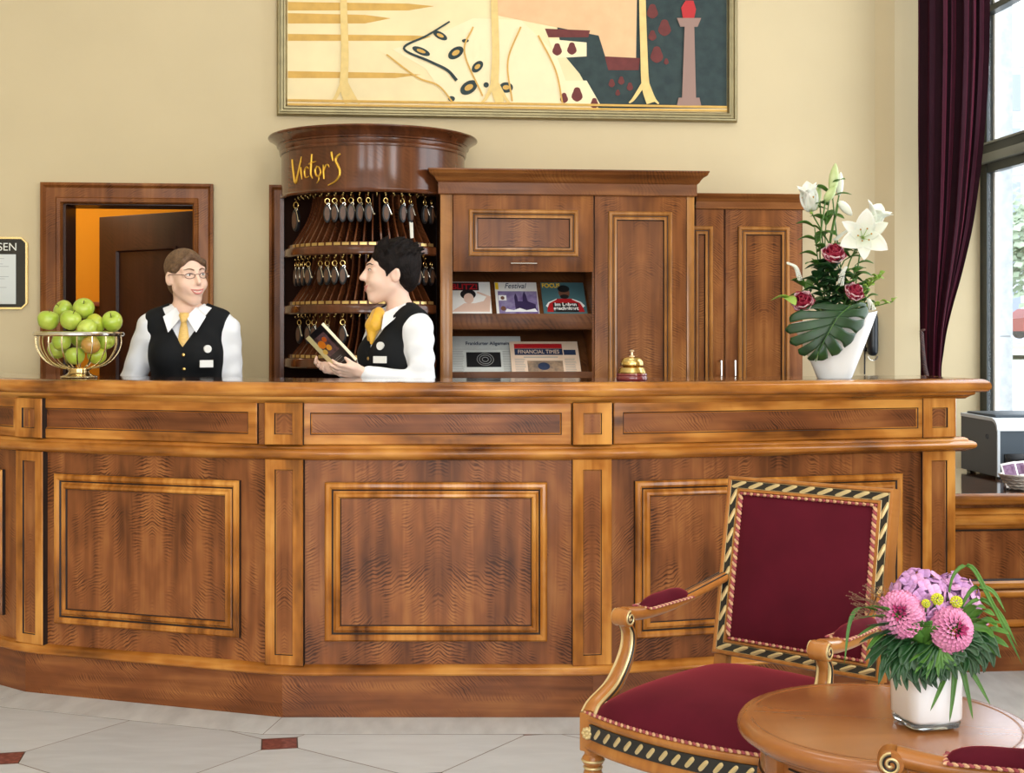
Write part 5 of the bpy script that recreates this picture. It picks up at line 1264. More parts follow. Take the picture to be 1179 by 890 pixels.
for (px, py, Y, m, t, lab) in ((71, 394, 4.90, APG, (.3, .2), 'green apple just under the rim behind the left wires'), (86.5, 410, 4.88, APG, (.2, .1), 'green apple lowest in the front of the wire bowl'), (104, 397, 4.86, APR, (.8, .9), 'blushed apple behind the front wires of the bowl'), (112, 409.5, 4.935, APY, (.4, -.3), 'yellow-green apple low on the right inside the bowl'), (122, 392, 4.94, APG, (.2, 1), 'green apple under the rim behind the right wires'), (66, 403, 4.96, APG, (.1, .4), 'green apple low on the left inside the bowl'), (92, 390, 4.99, APG, (.5, .4), 'green apple in the middle of the bowl behind the others')):
    apple(px, py, Y, m, lab, t, .036, grp=I_)
# brass reception bell
LX, LY = (727.5-CX)/F*4.66, 4.66
bl = thing('reception_bell', 'brass reception bell on a dark red base', 'bell', (LX, LY, DT+.001))
MB().lathe([(0, 0), (.054, 0), (.056, .003), (.056, .012), (.054, .016), (.056, .019), (.055, .024), (.051, .026), (0, .026)], n=40).build('base', mat('dark_red_lacquer', (120, 40, 44), .2, coat=.6), bl)
MB().lathe([(.051, .026), (.052, .029), (.047, .040), (.044, .0455), (.036, .046), (0, .046)], n=40).build('skirt', BRASS, bl)
MB().lathe([(.030, .046), (.034, .051), (.041, .052), (.0425, .055), (.0415, .066), (.036, .076), (.026, .082), (.012, .084), (0, .084)], n=40).build('dome', BRASS, bl)
MB().lathe([(0, .083), (.010, .083), (.009, .087), (.004, .089), (.0035, .101), (.008, .103), (.009, .106), (.006, .108), (0, .1085)], n=20).build('push_button', mat('bell_button', (236, 214, 178), .3, .6), bl)
# brochure in the hands of the right clerk
e1 = Vector((-.128, -.02, .140)).normalized(); e2 = Vector((-.062, .088, -.052)); e2 = (e2 - e1*e2.dot(e1)).normalized(); e3 = e1.cross(e2)
if e3.y > 0: e3 = -e3
BRO = PW(409, 415.5, 5.0)
br = bpy.data.objects.new('brochure', None); COL.objects.link(br)
Mx = Matrix((e2, e3, e1)).transposed().to_4x4(); Mx.translation = BRO; br.matrix_world = Mx     # local x across, z along the spine, y towards the reader of the cover
tag(br, 'black brochure with a food photo held by the clerk in profile', 'brochure')
bm_ = mat('brochure_black', (22, 20, 24), .3, coat=.3); hd_ = 1 if True else -1
MB().bx(0, .135, -.001, .001, 0, .19).build('cover', bm_, br, smooth=0)
MB().bx(.003, .133, -.007, -.001, .002, .188).build('pages', mat('cream_pages', (232, 226, 206), .7), br, smooth=0)
MB().bx(-.003, .003, -.012, .0005, 0, .19).build('spine', mat('cream_spine', (226, 216, 186), .6), br, smooth=0)
MB().bx(.02, .118, .0009, .0014, .075, .165).build('cover_photo', mat('print_food', (58, 38, 40), .35, rgb2=(120, 90, 96), vscale=40), br, smooth=0)
for (x, z, r, m) in ((.085, .13, .022, (232, 132, 30)), (.062, .105, .016, (240, 168, 50)), (.05, .14, .014, (206, 96, 24)), (.10, .10, .014, (228, 190, 90))):
    MB().prism(ell(x, z, r, r*.8, 16), .0013, .0019).build('cover_motif', mat('print_orange', m, .4), br, smooth=0)
MB().bx(.105, .134, .0009, .0016, .02, .19).build('cover_edge', mat('print_cream', (226, 214, 160), .5), br, smooth=0)
for z in (.045, .052, .03): MB().bx(.04, .10, .0009, .0014, z, z+.002).build('cover_line', GREYP, br, smooth=0)
# ---- flowers
LEAF = mat('leaf_green', (52, 92, 32), .45, spec=.4, rgb2=(84, 126, 48), vscale=14); LEAFD = mat('leaf_dark', (20, 50, 24), .4, rgb2=(36, 76, 34), vscale=16); LEAFL = mat('leaf_light', (136, 172, 66), .45, rgb2=(164, 192, 92), vscale=14)
LILY = mat('lily_white', (240, 240, 234), .55, sss=.1, rgb2=(226, 232, 216), vscale=10); BUDG = mat('lily_bud', (206, 216, 164), .5, rgb2=(160, 186, 110), vscale=12); ROSEO = mat('rose_crimson', (136, 14, 44), .5, rgb2=(160, 34, 64), vscale=30); ROSEI = mat('rose_cream', (232, 204, 206), .55, rgb2=(214, 160, 172), vscale=30); ANTH = mat('anther_ochre', (176, 132, 60), .7)
CERW = mat('white_ceramic', (238, 240, 242), .12, spec=.5, coat=.5)
def blade_mb(mb, pts, wmax, side=(1, 0, 0), fold=.25, prof=None, nw=4):
    s = spline(pts, 5); N = len(s); rows = []
    sd = Vector(side)
    for i, p in enumerate(s):
        t = (s[min(i+1, N-1)]-s[max(i-1, 0)]).normalized(); w_ = (sd - t*sd.dot(t)); w_ = w_.normalized() if w_.length > 1e-6 else t.orthogonal(); n_ = t.cross(w_)
        u = i/(N-1); w = wmax*(prof(u) if prof else max(.03, sin(pi*min(1, u*.98+.02))**.8))
        rows.append([p + w_*w*k + n_*abs(k)*w*fold for k in [-1+2*j/nw for j in range(nw+1)]])
    return mb.surf(rows)
def petal(mb, c, axis, ang, L, w, open0, open1, cup=.25, tip=.0, nw=6):
    """petal rising from c round axis; open0/open1 = lean from the axis at base and tip"""
    ax = Vector(axis).normalized(); q_ = Vector((0, 0, 1)).rotation_difference(ax); rad = q_ @ Vector((cos(ang), sin(ang), 0)); tan = q_ @ Vector((-sin(ang), cos(ang), 0))
    p = Vector(c); n = 8; rows = []
    for i in range(n+1):
        u = i/n; th = open0+(open1-open0)*u**1.4
        ww = w*(max(.0, sin(pi*(.12+.88*u)))**.75 if u < 1 else .03); d = ax*cos(th)+rad*sin(th); nn = -ax*sin(th)+rad*cos(th)
        rows.append([p + tan*ww*k - nn*cup*ww*(k*k)*1.0 for k in [-1+2*j/nw for j in range(nw+1)]])
        p = p + d*(L/n)
    return mb.surf(rows)
def flower_part(mb, name, m, parent, thick=.0008):
    o = mb.build(name, m, parent, smooth=180, fix=False); md = o.modifiers.new('thickness', 'SOLIDIFY'); md.thickness = thick; md.offset = 0
    return o
VX, VY = 1.203, 4.86
def VP(px, py, dY=0): return PW(px, py, VY+dY)
vs_ = thing('vase', 'white wedge-shaped ceramic vase with wide slanting mouth on the desk', 'vase', (VX, VY, DT+.001))
rows = []; vh = .228
for (t, k) in [(0, 0), (0, 1), (.02, 1.02), (.25, 1), (.5, 1), (.75, 1), (1, 1), (1.0, .95), (.75, .93), (.4, .9), (.1, .85), (.08, 0)]:
    rx, ry = (.062+.098*t)*k, (.048+.022*t)*k
    rows.append([(rx*cos(a)*(abs(cos(a))**-.12 if abs(cos(a)) > .01 else 1), ry*sin(a), vh*t*(1+.10*cos(a)*t)) for a in np.linspace(0, 2*pi, 48, endpoint=False)])
MB().surf(rows, closed=True).build('body', CERW, vs_, smooth=50)
MOUTH = Vector((VX+.02, VY, DT+.20))
def stem_to(o, p, r=.0028, m=None, bend=.03, end=None):
    e = Vector(end) if end is not None else MOUTH + Vector((random.uniform(-.05, .05), random.uniform(-.02, .02), 0)); p = Vector(p)
    mid = (p+e)/2 + Vector((bend*random.uniform(-1, 1), 0, .03))
    inv = o.matrix_world.inverted() if False else None
    lp = [q_ - o.location for q_ in (p, mid, e)]
    return MB().tube(spline(lp, 6), r, 6).build('stem', m or LEAF, o)
def lily(px, py, dY, axis, L, w, label, o0=.5, o1=1.45, closed=False, m=LILY):
    c = VP(px, py, dY); o = thing('lily', label, 'flower', c, 0, 'lilies in the white vase')
    mb = MB()
    for k in range(6): petal(mb, (0, 0, 0), axis, k*pi/3+.3+(.0 if k % 2 else .06), L*(1 if k % 2 else .96), w*(1 if k % 2 else .74), o0, o1, .35 if not closed else .8)
    flower_part(mb, 'petals', m, o)
    ax = Vector(axis).normalized()
    if not closed:
        mb = MB(); mb2 = MB()
        for k in range(6):
            q_ = Vector((0, 0, 1)).rotation_difference(ax); d = q_ @ Vector((cos(k*pi/3)*.4, sin(k*pi/3)*.4, 1)); e = d.normalized()*L*.55
            mb.tube([(0, 0, 0), e*.6, e], .0012, 5); mb2.sphere(e, (.0035, .002, .0035), 8, 6)
        mb.build('filament', LEAFL, o); mb2.build('anther', ANTH, o)
    MB().sphere(-ax*.004, (.007, .007, .009), 10, 6).build('calyx', LEAFL, o)
    stem_to(o, c-ax*.006); return o
lily(993, 274, -.06, (-.12, -.95, .12), .118, .036, 'big open white lily facing the viewer at the right of the vase', .75, 1.5)
lily(998, 264, -.01, (.42, -.35, .8), .118, .036, 'white lily turned sideways behind the big open one', .3, 1.0)
lily(934, 243, .0, (-.22, -.35, .85), .115, .034, 'half-open white lily at the upper left of the arrangement', .18, .78)
def bud(px, py, px2, py2, dY, r, label, m=BUDG):
    a, b = VP(px, py, dY), VP(px2, py2, dY); o = thing('lily_bud', label, 'flower bud', a, 0, 'lily buds in the white vase'); d = b-a
    s = [Vector((0, 0, 0))+d*t for t in np.linspace(0, 1, 9)]
    MB().tube(s, [r*.5, r*1.05, r*1.3, r*1.4, r*1.4, r*1.3, r*1.05, r*.7, r*.15], 9).build('bud', m, o, smooth=180); stem_to(o, a); return o
bud(958, 222, 962, 188, 0, .013, 'tallest pale green lily bud at the top of the arrangement'); bud(950, 232, 962, 214, -.02, .012, 'green lily bud just below the tallest one'); bud(966, 225, 968, 198, .03, .010, 'pale lily bud behind the tallest one', LILY)
bud(966, 232, 981, 248, -.03, .012, 'white-green lily bud pointing down to the right', LILY); bud(943, 215, 940, 242, .03, .009, 'narrow lily bud beside the half-open lily', BUDG)
def rose(px, py, dY, axis, r, label):
    c = VP(px, py, dY); o = thing('rose', label, 'rose', c, 0, 'crimson and cream roses in the white vase'); mi, mo = MB(), MB()
    base = -Vector(axis).normalized()*r*.8
    for ring, (n, L, w, o0, o1) in enumerate(((3, 1.7, .6, .0, -.30), (4, 1.7, .75, .22, -.15), (5, 1.65, .85, .5, .0), (5, 1.55, .95, .8, .15), (6, 1.45, .95, 1.1, .45))):
        for k in range(n): petal(mo if ring < 3 or k % 2 else mi, base, axis, k*2*pi/n+ring*.7, L*r, w*r, o0, o1, .55)
    flower_part(mo, 'petals', ROSEO, o); flower_part(mi, 'pale_petals', ROSEI, o)
    mb = MB()
    for k in range(5): petal(mb, base*1.05, axis, k*1.257, r*.7, r*.2, 1.2, 1.8, .1)
    flower_part(mb, 'sepals', LEAF, o); stem_to(o, c+base); return o
rose(960, 292, -.075, (.0, -.75, .6), .044, 'crimson and cream rose highest in the vase, below the lilies'); rose(924, 347, -.09, (-.3, -.8, .45), .043, 'crimson and cream rose lowest on the left above the big leaf'); rose(983.5, 336, -.09, (.25, -.8, .5), .038, 'crimson and cream rose on the right above the vase rim')
def spike(pts, dY, label, r=.008, m=LILY):
    P = [VP(x, y, dY) for x, y in pts]; o = thing('speedwell_spike', label, 'flower', P[0], 0, 'white flower spikes in the vase'); s = spline([p-P[0] for p in P], 8); N = len(s); mb = MB()
    for i, p in enumerate(s):
        for k in range(7):
            a = k*.9+i; rr = r*(1-i/N*.75); mb.sphere(p+Vector((cos(a)*rr, sin(a)*rr, cos(a*2)*.002)), (.0032,)*3, 6, 4)
    mb.build('florets', m, o); stem_to(o, P[0]); return o
spike([(921, 322), (916, 308), (907, 303)], -.03, 'small white flower spike bending left above the left rose'); spike([(968, 328), (970, 315), (974, 308)], -.08, 'white flower spike in the middle between the roses', .010); spike([(962, 276), (972, 268), (981, 262)], -.02, 'white flower spike reaching right below the buds', .006); spike([(1004, 356), (1002, 350), (1000, 345)], -.04, 'white flower spike at the right of the vase rim', .012)
rl = random.Random(11)
def sprig(name, label, pts, dY, n, L, w, m, grp, up=.3, end=None):
    P = [VP(x, y, dY) for x, y in pts]; o = thing(name, label, 'foliage', P[0], 0, grp); s = spline([p-P[0] for p in P], 8); N = len(s); mb = MB()
    for i in range(n):
        p = s[min(N-1, int((.12+.88*i/max(1, n-1))*(N-1)))]; a = i*2.4+rl.random(); d = Vector((cos(a), -.35+.55*sin(a), up+rl.uniform(-.3, .3))).normalized()
        blade_mb(mb, [p, p+d*L*.5*GS+Vector((0, 0, .004)), p+d*L*GS-Vector((0, 0, L*.2))], w*1.45, (-d.y, d.x, .2))
    flower_part(mb, 'leaves', m, o, .0006); MB().tube(s, .0022, 6).build('stem', LEAF, o); e = P[0]; stem_to(o, e, .0025); return o
G_ = 'leafy sprigs in the white vase'; GS = 1.35
sprig('greenery_sprig', 'tall leafy stem running up the middle to the lily buds', [(955, 330), (950, 290), (952, 250), (958, 215)], .01, 16, .062, .012, LEAF, G_)
sprig('greenery_sprig', 'leafy stem on the left below the half-open lily', [(950, 335), (942, 300), (938, 262)], .0, 12, .055, .013, LEAF, G_)
sprig('greenery_sprig', 'dark leafy sprig behind the two lower roses', [(955, 362), (945, 335), (938, 315)], -.05, 14, .055, .015, LEAFD, G_); sprig('greenery_sprig', 'dark leafy sprig in the middle above the big leaf', [(960, 362), (962, 335), (960, 310)], -.055, 16, .055, .015, LEAFD, G_)
sprig('greenery_sprig', 'green leafy sprig on the right under the open lily', [(968, 360), (980, 330), (985, 305)], -.045, 14, .05, .014, LEAF, G_); sprig('greenery_sprig', 'light green sprig of small round leaves reaching right', [(985, 352), (1000, 330), (1014, 318)], -.03, 22, .022, .009, LEAFL, G_); sprig('greenery_sprig', 'thin light green sprig trailing far right of the vase', [(992, 356), (1010, 352), (1028, 347)], -.03, 8, .022, .008, LEAFL, G_)
sprig('greenery_sprig', 'broad light green leaf poking out left of the lowest rose', [(925, 350), (912, 345), (903, 343)], -.07, 3, .06, .015, LEAFL, G_, 0)
for (a, b, c_, n, L, w, m, lab) in (((946, 362), (934, 350), (926, 330), 10, .055, .016, LEAF, 'green sprig filling the left between the low rose and the stems'), ((975, 362), (973, 345), (968, 330), 14, .05, .016, LEAFD, 'dark sprig filling the gap beside the right rose'), ((952, 340), (950, 322), (946, 300), 14, .05, .014, LEAFD, 'dark sprig behind the topmost rose'), ((990, 360), (996, 345), (994, 325), 12, .04, .013, LEAF, 'green sprig behind the right rose, under the open lily'), ((972, 300), (984, 292), (988, 286), 6, .05, .013, LEAF, 'few leaves just under the open lily')):
    sprig('greenery_sprig', lab, [a, b, c_], .0, n, L, w, m, G_)
# big split leaf hanging over the vase
ml = thing('monstera_leaf', 'large dark green split leaf hanging over the front of the white vase', 'leaf', VP(974, 352, -.10))
O_ = ml.location.copy()
def lp(px, py, bulge=0.0): return PW(px, py, VY-.105-bulge) - O_
mid_ = spline([lp(978, 352, .0), lp(964, 365, .025), lp(952, 385, .03), lp(942, 404, .02), lp(938, 416, .005)], 6); NM = len(mid_)
left_ = spline([lp(950, 347, 0), lp(918, 356, .0), lp(904, 372, -.012), lp(905, 388, -.012), lp(914, 402, -.004), lp(926, 413, .0), lp(938, 417, .004)], 12)
right_ = spline([lp(990, 347, -.01), lp(1000, 352, -.022), lp(998, 368, -.018), lp(988, 385, -.008), lp(974, 402, .0), lp(956, 413, .004), lp(938, 417, .004)], 12)
mb = MB()
for side in (left_, right_):
    n = 6; NS_ = len(side)
    for k in range(n):
        rows = []
        for j in range(13):
            u = j/12; gap = (.26*sin(pi*max(0, min(1, (u-.35)/.5))) if (k < 2 or side is right_ and k < 4) else (.0 if u < .4 else .30*((u-.4)/.6)**.7))
            r_ = []
            for q_ in range(6):
                v = (k + (q_/5)*(1-gap) + gap*.5)/n
                a = mid_[0].lerp(mid_[-1], 0) if False else None
                im = .72*v*(NM-1); i0 = int(min(NM-2, im)); A = mid_[i0].lerp(mid_[i0+1], im-i0)
                is_ = v*(NS_-1); j0 = int(min(NS_-2, is_)); B = side[j0].lerp(side[j0+1], is_-j0)
                e = 1-.09*abs(q_/5-.5)*2*(u > .99)
                p = A.lerp(B, u*e); p.y -= .012*sin(pi*u)
                r_.append(p)
            rows.append(r_)
        mb.surf(rows)
flower_part(mb, 'blade', LEAFD, ml, .001); MB().tube([p-Vector((0, .0135, 0)) for p in mid_], .0016, 6).build('midrib', LEAF, ml); stem_to(ml, VP(978, 352, -.10), .003)
# ---- vase of pink flowers on the round table
TVX, TVY = .764, 2.405
tv = thing('glass_vase', 'small square white glass vase of pink flowers on the round table', 'vase', (TVX, TVY, TH+.001), radians(12))
def sqring(h, z, p=5): return [(h*(abs(cos(a))**(2/p))*(1 if cos(a) > 0 else -1), h*(abs(sin(a))**(2/p))*(1 if sin(a) > 0 else -1), z) for a in np.linspace(0, 2*pi, 40, endpoint=False)]
MILK = mat('milk_glass', (246, 249, 252), .06, spec=.6, coat=.7, trans=.15); GLB = mat('clear_glass', (226, 234, 234), .03, trans=.9, ior=1.45)
MB().surf([sqring(.0, .012), sqring(.046, .012), sqring(.0525, .02), sqring(.0545, .155), sqring(.052, .156), sqring(.050, .15), sqring(.046, .03), sqring(0, .026)], closed=True).build('body', MILK, tv, smooth=50)
MB().surf([sqring(0, 0), sqring(.040, 0), sqring(.049, .004), sqring(.051, .0117), sqring(0, .0118)], closed=True).build('base', GLB, tv, smooth=50)
TM = Vector((TVX, TVY, TH+.150))
def TP(px, py, dY=0): return PW(px, py, TVY+dY)
PINK = mat('dahlia_pink', (206, 120, 160), .6, rgb2=(222, 154, 186), vscale=30); PINKD = mat('dahlia_heart', (170, 50, 104), .6); MAUP = mat('hydrangea_pink', (194, 132, 180), .65, rgb2=(212, 164, 200), vscale=20); MAU = mat('hydrangea_mauve', (164, 126, 180), .65, rgb2=(192, 134, 176), vscale=14)
def tstem(o, p, r=.0025): return MB().tube([Vector(p)-o.location, (Vector(p)+TM)/2-o.location+Vector((0, 0, .01)), TM-o.location+Vector((random.uniform(-.03, .03), random.uniform(-.03, .03), -.05))], r, 6).build('stem', LEAF, o)
def dahlia(px, py, dY, axis, r, label):
    c = TP(px, py, dY); o = thing('dahlia', label, 'dahlia', c, 0, 'pink dahlias in the table vase'); mo, mi = MB(), MB(); N = 150
    ax = Vector(axis).normalized()
    for i in range(N):
        u = (i+.5)/N; a = i*2.39996; op = .15+1.55*u
        z = 1-1.25*u; q_ = Vector((0, 0, 1)).rotation_difference(ax); d = q_ @ Vector((cos(a)*sqrt(max(0, 1-z*z)), sin(a)*sqrt(max(0, 1-z*z)), z)); ow = d-ax*d.dot(ax); ow = ow.normalized() if ow.length > 1e-4 else ax.orthogonal(); lo_ = Vector((0, 0, 1)).rotation_difference(d).inverted() @ ow; petal(mi if u < .06 else mo, Vector((d.x*r*.66, d.y*r*.66, d.z*r*.66))-ax*r*.15, d, atan2(lo_.y, lo_.x), r*(.20+.26*u), r*(.075+.075*u), .35, .95, 1.1, nw=4)
    flower_part(mo, 'petals', PINK, o, .0005); flower_part(mi, 'heart', PINKD, o, .0005); tstem(o, c-ax*r*.3); return o
dahlia(1036, 707, -.055, (-.35, -.85, .3), .042, 'pink dahlia on the left of the table bouquet'); dahlia(1098, 725, -.065, (.2, -.92, .2), .041, 'larger pink dahlia front right above the glass vase')
def hydrangea(px, py, dY, r, label, n=72):
    c = TP(px, py, dY); o = thing('hydrangea', label, 'hydrangea', c, 0, 'mauve hydrangea heads in the table vase'); mb, m2 = MB(), MB()
    for i in range(n):
        z = 1-1.5*(i+.5)/n; a = i*2.39996; d = Vector((cos(a)*sqrt(max(0, 1-z*z)), sin(a)*sqrt(max(0, 1-z*z)), z)); p = d*r*rl.uniform(.92, 1.05); fs_ = r*.34; tgt = (mb, m2)[i % 2]; dd = d+Vector((rl.uniform(-.4, .4), rl.uniform(-.4, .4), rl.uniform(-.4, .4)))
        for k in range(4): petal(tgt, p, dd, k*pi/2+i, fs_*.8, fs_*.46, 1.2, 1.45, .15, nw=2)
    flower_part(mb, 'florets', MAU, o, .0004); flower_part(m2, 'pink_florets', MAUP, o, .0004); MB().sphere((0, 0, -r*.1), (r*.85,)*3, 16, 10).build('cluster_core', mat('hydrangea_core', (150, 108, 150), .8), o, smooth=180); tstem(o, c); return o
hydrangea(1060, 692, .0, .052, 'mauve hydrangea head on top of the table bouquet'); hydrangea(1095, 694, .025, .048, 'lilac hydrangea head behind on the right of the table bouquet')
def button(px, py, dY, r, label):
    c = TP(px, py, dY); o = thing('yellow_pompon', label, 'flower', c, 0, 'yellow button flowers in the table vase'); mb = MB()
    for i in range(46):
        z = 1-1.3*(i+.5)/46; a = i*2.39996; d = Vector((cos(a)*sqrt(max(0, 1-z*z)), sin(a)*sqrt(max(0, 1-z*z)), z)); q_ = Vector((0, 0, 1)).rotation_difference(Vector((0, -.8, .6))) ; mb.sphere(q_ @ (d*r), (r*.22,)*3, 6, 4)
    mb.build('florets', mat('pompon_yellow', (214, 208, 40), .6, rgb2=(170, 180, 40), vscale=60), o); tstem(o, c, .0016)
button(1079, 690, -.07, .0095, 'yellow button flower in the middle of the mauve heads'); button(1066, 695, -.068, .007, 'small yellow button flower left of the middle one'); button(1101, 693, -.055, .0095, 'greenish yellow button flower on the right of the mauve heads'); button(1131, 731, -.04, .0095, 'yellow button flower lowest on the right edge of the bouquet')
c = TP(1126, 718, -.03); o = thing('pink_bud', 'small closed pink bud at the right edge of the table bouquet', 'flower bud', c); mb = MB()
for k in range(7): petal(mb, (0, 0, -.008), (.5, -.3, .5), k*.9, .022, .008, .5, -.1, .6, nw=2)
flower_part(mb, 'petals', PINK, o); tstem(o, c)
def frond(px0, py0, pts, dY, label, w, m, n=1, name='fern_leaf', grp='green leaves hanging round the table vase'):
    P = [TP(px0, py0, dY[0])] + [TP(x, y, dY[0]+(dY[1]-dY[0])*(i+1)/len(pts)) for i, (x, y) in enumerate(pts)]; o = thing(name, label, 'leaf', P[0], 0, grp)
    mb = MB(); Q_ = [p-P[0] for p in P]; pr_ = lambda u: max(.02, min(1, u*3)**.8*(1-u)**.55*1.15)
    if name == 'grass_leaf': blade_mb(mb, Q_, w, (1, -.3, .2), .3)
    else:
        for sp in (-.5, -.17, .17, .5):
            Rz = Matrix.Rotation(sp, 3, 'Y'); blade_mb(mb, [Rz @ (q_*(1-.28*abs(sp))) + Vector((0, -.006*abs(sp)*i_, 0)) for i_, q_ in enumerate(Q_)], w*1.05, (1, -.3, .2), .35, pr_)
    flower_part(mb, 'blade', m, o, .0005); tstem(o, P[0], .0014); return o
lv = [((1052, 745), [(1046, 775), (1052, 800)], 'pointed dark leaf hanging over the left front of the vase', .009, LEAFD), ((1060, 748), [(1066, 775), (1073, 797)], 'pointed dark leaf hanging over the middle front of the vase', .010, LEAFD), ((1050, 735), [(1018, 752), (1001, 782)], 'long dark leaf drooping to the lower left', .010, LEAFD), ((1046, 728), [(1015, 735), (988, 752)], 'dark leaf spreading left below the left dahlia', .010, LEAFD), ((1040, 722), [(1010, 715), (984, 722)], 'bright leaf spreading left beside the grass panicle', .008, LEAF), ((1040, 740), [(1024, 765), (1030, 790)], 'dark leaf hanging at the left edge of the vase', .008, LEAFD), ((1085, 748), [(1092, 765), (1098, 785)], 'dark leaf hanging below the right dahlia', .009, LEAFD), ((1090, 745), [(1103, 770), (1106, 800), (1107, 835)], 'long narrow leaf hanging down the right edge of the vase', .006, LEAF), ((1100, 742), [(1128, 748), (1140, 770)], 'dark leaf drooping at the right of the vase', .010, LEAFD), ((1105, 738), [(1140, 742), (1150, 765)], 'dark leaf at the far lower right of the bouquet', .010, LEAFD), ((1108, 730), [(1145, 730), (1165, 738)], 'leaf spreading far right from the bouquet', .009, LEAF), ((1100, 720), [(1135, 708), (1150, 715)], 'bright leaf above the right dahlia', .009, LEAF), ((1072, 735), [(1070, 755), (1058, 782)], 'bright narrow leaf between the two dahlias', .007, LEAF), ((1064, 740), [(1080, 770), (1084, 788)], 'dark leaf hanging at the middle right of the vase front', .009, LEAFD), ((1056, 738), [(1052, 722), (1060, 715)], 'broad green leaf behind the left dahlia', .014, LEAF), ((1104, 746), [(1120, 760), (1124, 780)], 'small dark leaf drooping beside the vase', .008, LEAFD), ((1050, 742), [(1032, 758), (1018, 778)], 'dark leaf drooping between vase and chair arm', .009, LEAFD), ((1078, 746), [(1075, 765), (1064, 786)], 'dark leaf lying on the vase front', .009, LEAFD)]
for p0, pts, lab, w, m in lv: frond(p0[0], p0[1], pts, (-.045, -.085), lab, w, m)
lv2 = [((1050, 738), [(1030, 728), (1012, 738)], 'broad leaf tucked under the left dahlia', .014, LEAFD), ((1062, 742), [(1060, 728), (1068, 712)], 'broad leaf standing between the dahlias', .014, LEAF), ((1075, 742), [(1066, 750), (1058, 768)], 'broad dark leaf folded over the vase rim in the middle', .015, LEAFD), ((1056, 742), [(1044, 752), (1040, 772)], 'broad dark leaf folded over the rim at the left', .015, LEAFD), ((1090, 742), [(1098, 752), (1108, 766)], 'broad dark leaf folded over the rim at the right', .014, LEAFD), ((1100, 738), [(1120, 735), (1134, 745)], 'broad leaf tucked under the right dahlia', .013, LEAFD), ((1082, 742), [(1080, 752), (1090, 775)], 'green leaf folded over the rim right of the middle', .012, LEAF)]
for p0, pts, lab, w, m in lv2: frond(p0[0], p0[1], pts, (-.05, -.075), lab, w, m)
for p0, pts, lab in (((1090, 700), [(1098, 662), (1118, 652), (1140, 690), (1160, 730), (1177, 765)], 'long grass blade arching high to the right'), ((1096, 715), [(1125, 690), (1150, 705), (1172, 745)], 'second grass blade arching low to the right'), ((1100, 712), [(1120, 678), (1142, 680), (1158, 705)], 'short pale grass blade bending right'), ((1045, 720), [(1000, 700), (980, 712), (972, 765)], 'grass blade arching left over the chair arm')):
    frond(p0[0], p0[1], pts, (-.03, -.06), lab, .0042, LEAF, name='grass_leaf', grp='arching grass blades of the table bouquet')
P = TP(1040, 712, -.03); o = thing('grass_panicle', 'feathery brown grass panicle at the left of the table bouquet', 'grass', P); mb = MB(); mh = MB()
for i in range(26):
    e = TP(1012+rl.uniform(-32, 10), 690+rl.uniform(-18, 22), -.05+rl.uniform(-.04, .04))-P; m_ = e*.5+Vector((0, 0, .004)); mb.tube([(0, 0, 0), m_, e], .0005, 4); mh.sphere(e, (.0014,)*3, 5, 4)
    for q_ in range(3): e2_ = e+Vector((rl.uniform(-.012, .006), rl.uniform(-.008, .008), rl.uniform(-.006, .012))); mb.tube([m_.lerp(e, .6), e2_], .0004, 4); mh.sphere(e2_, (.0013,)*3, 5, 4)
GRB = mat('panicle_brown', (112, 82, 58), .7); mb.build('stalks', GRB, o, smooth=0); mh.build('seeds', GRB, o); tstem(o, P, .0012)
# ---------------------------------------------------------------- right side: low cabinet, printer, curtain, street
lc = rthing('low_cabinet', 'low walnut cabinet with dark top beside the right end of the desk', 'cabinet', (2.14, 4.90, 0))
LCW, LCD, LZ = 2.92-2.14, .95, .70
MB().bx(0, LCW, .02, LCD, .02, LZ-.03).build('carcass', WALNUT, lc, smooth=0)
MB().bx(-.0, LCW, -.01, LCD, LZ-.012, LZ, bev=.0).build('top', TOPW, lc, smooth=0)
MB().sweep([(0, LZ-.045), (.016, LZ-.045), (.026, LZ-.038), (.030, LZ-.025), (.027, LZ-.010), (.018, LZ-.001), (0, LZ)], [(0, .0), (LCW, .0)]).build('top_edge', HONEY_H, lc, smooth=50)
MB().sweep([(-.02, .575), (.004, .577), (.010, .588), (.010, .600), (.004, .604), (.004, .612), (.014, .620), (.014, .630), (.0, .640), (-.02, .64)], [(0, 0), (LCW, 0)]).build('frieze_moulding', HONEY_H, lc, smooth=40)
MB().frame(.012, LCW, .325, .585, [(0, 0), (0, .016), (.008, .020), (.020, .018), (.028, .010), (.036, .004)], y=.02, dk=(0, 4)).build('panel_moulding', [HONEY_H, GLAZELINE], lc, smooth=30)
MB().sweep([(-.02, .285), (.004, .287), (.012, .295), (.012, .305), (.004, .315), (-.02, .318)], [(0, .01), (LCW, .01)]).build('rail', HONEY_H, lc, smooth=40)
MB().sweep([(-.02, .168), (.006, .170), (.016, .178), (.014, .190), (.004, .198), (-.02, .2)], [(0, .01), (LCW, .01)]).build('plinth_moulding', HONEY_H, lc, smooth=40)
MB().bx(0, LCW, .0, .05, 0, .17).build('plinth', WALNUT_H, lc, smooth=0)
mb = MB(); q_ = [R2W((2.10, 4.30, 0)), R2W((3.0, 4.30, 0)), R2W((3.0, 4.905, 0)), R2W((2.10, 4.905, 0))]; mb.prism([(v.x, v.y) for v in q_], -.01, .0014, 'XY'); tag(mb.build('trim_floor_border', STONEB, smooth=0), kind='structure')
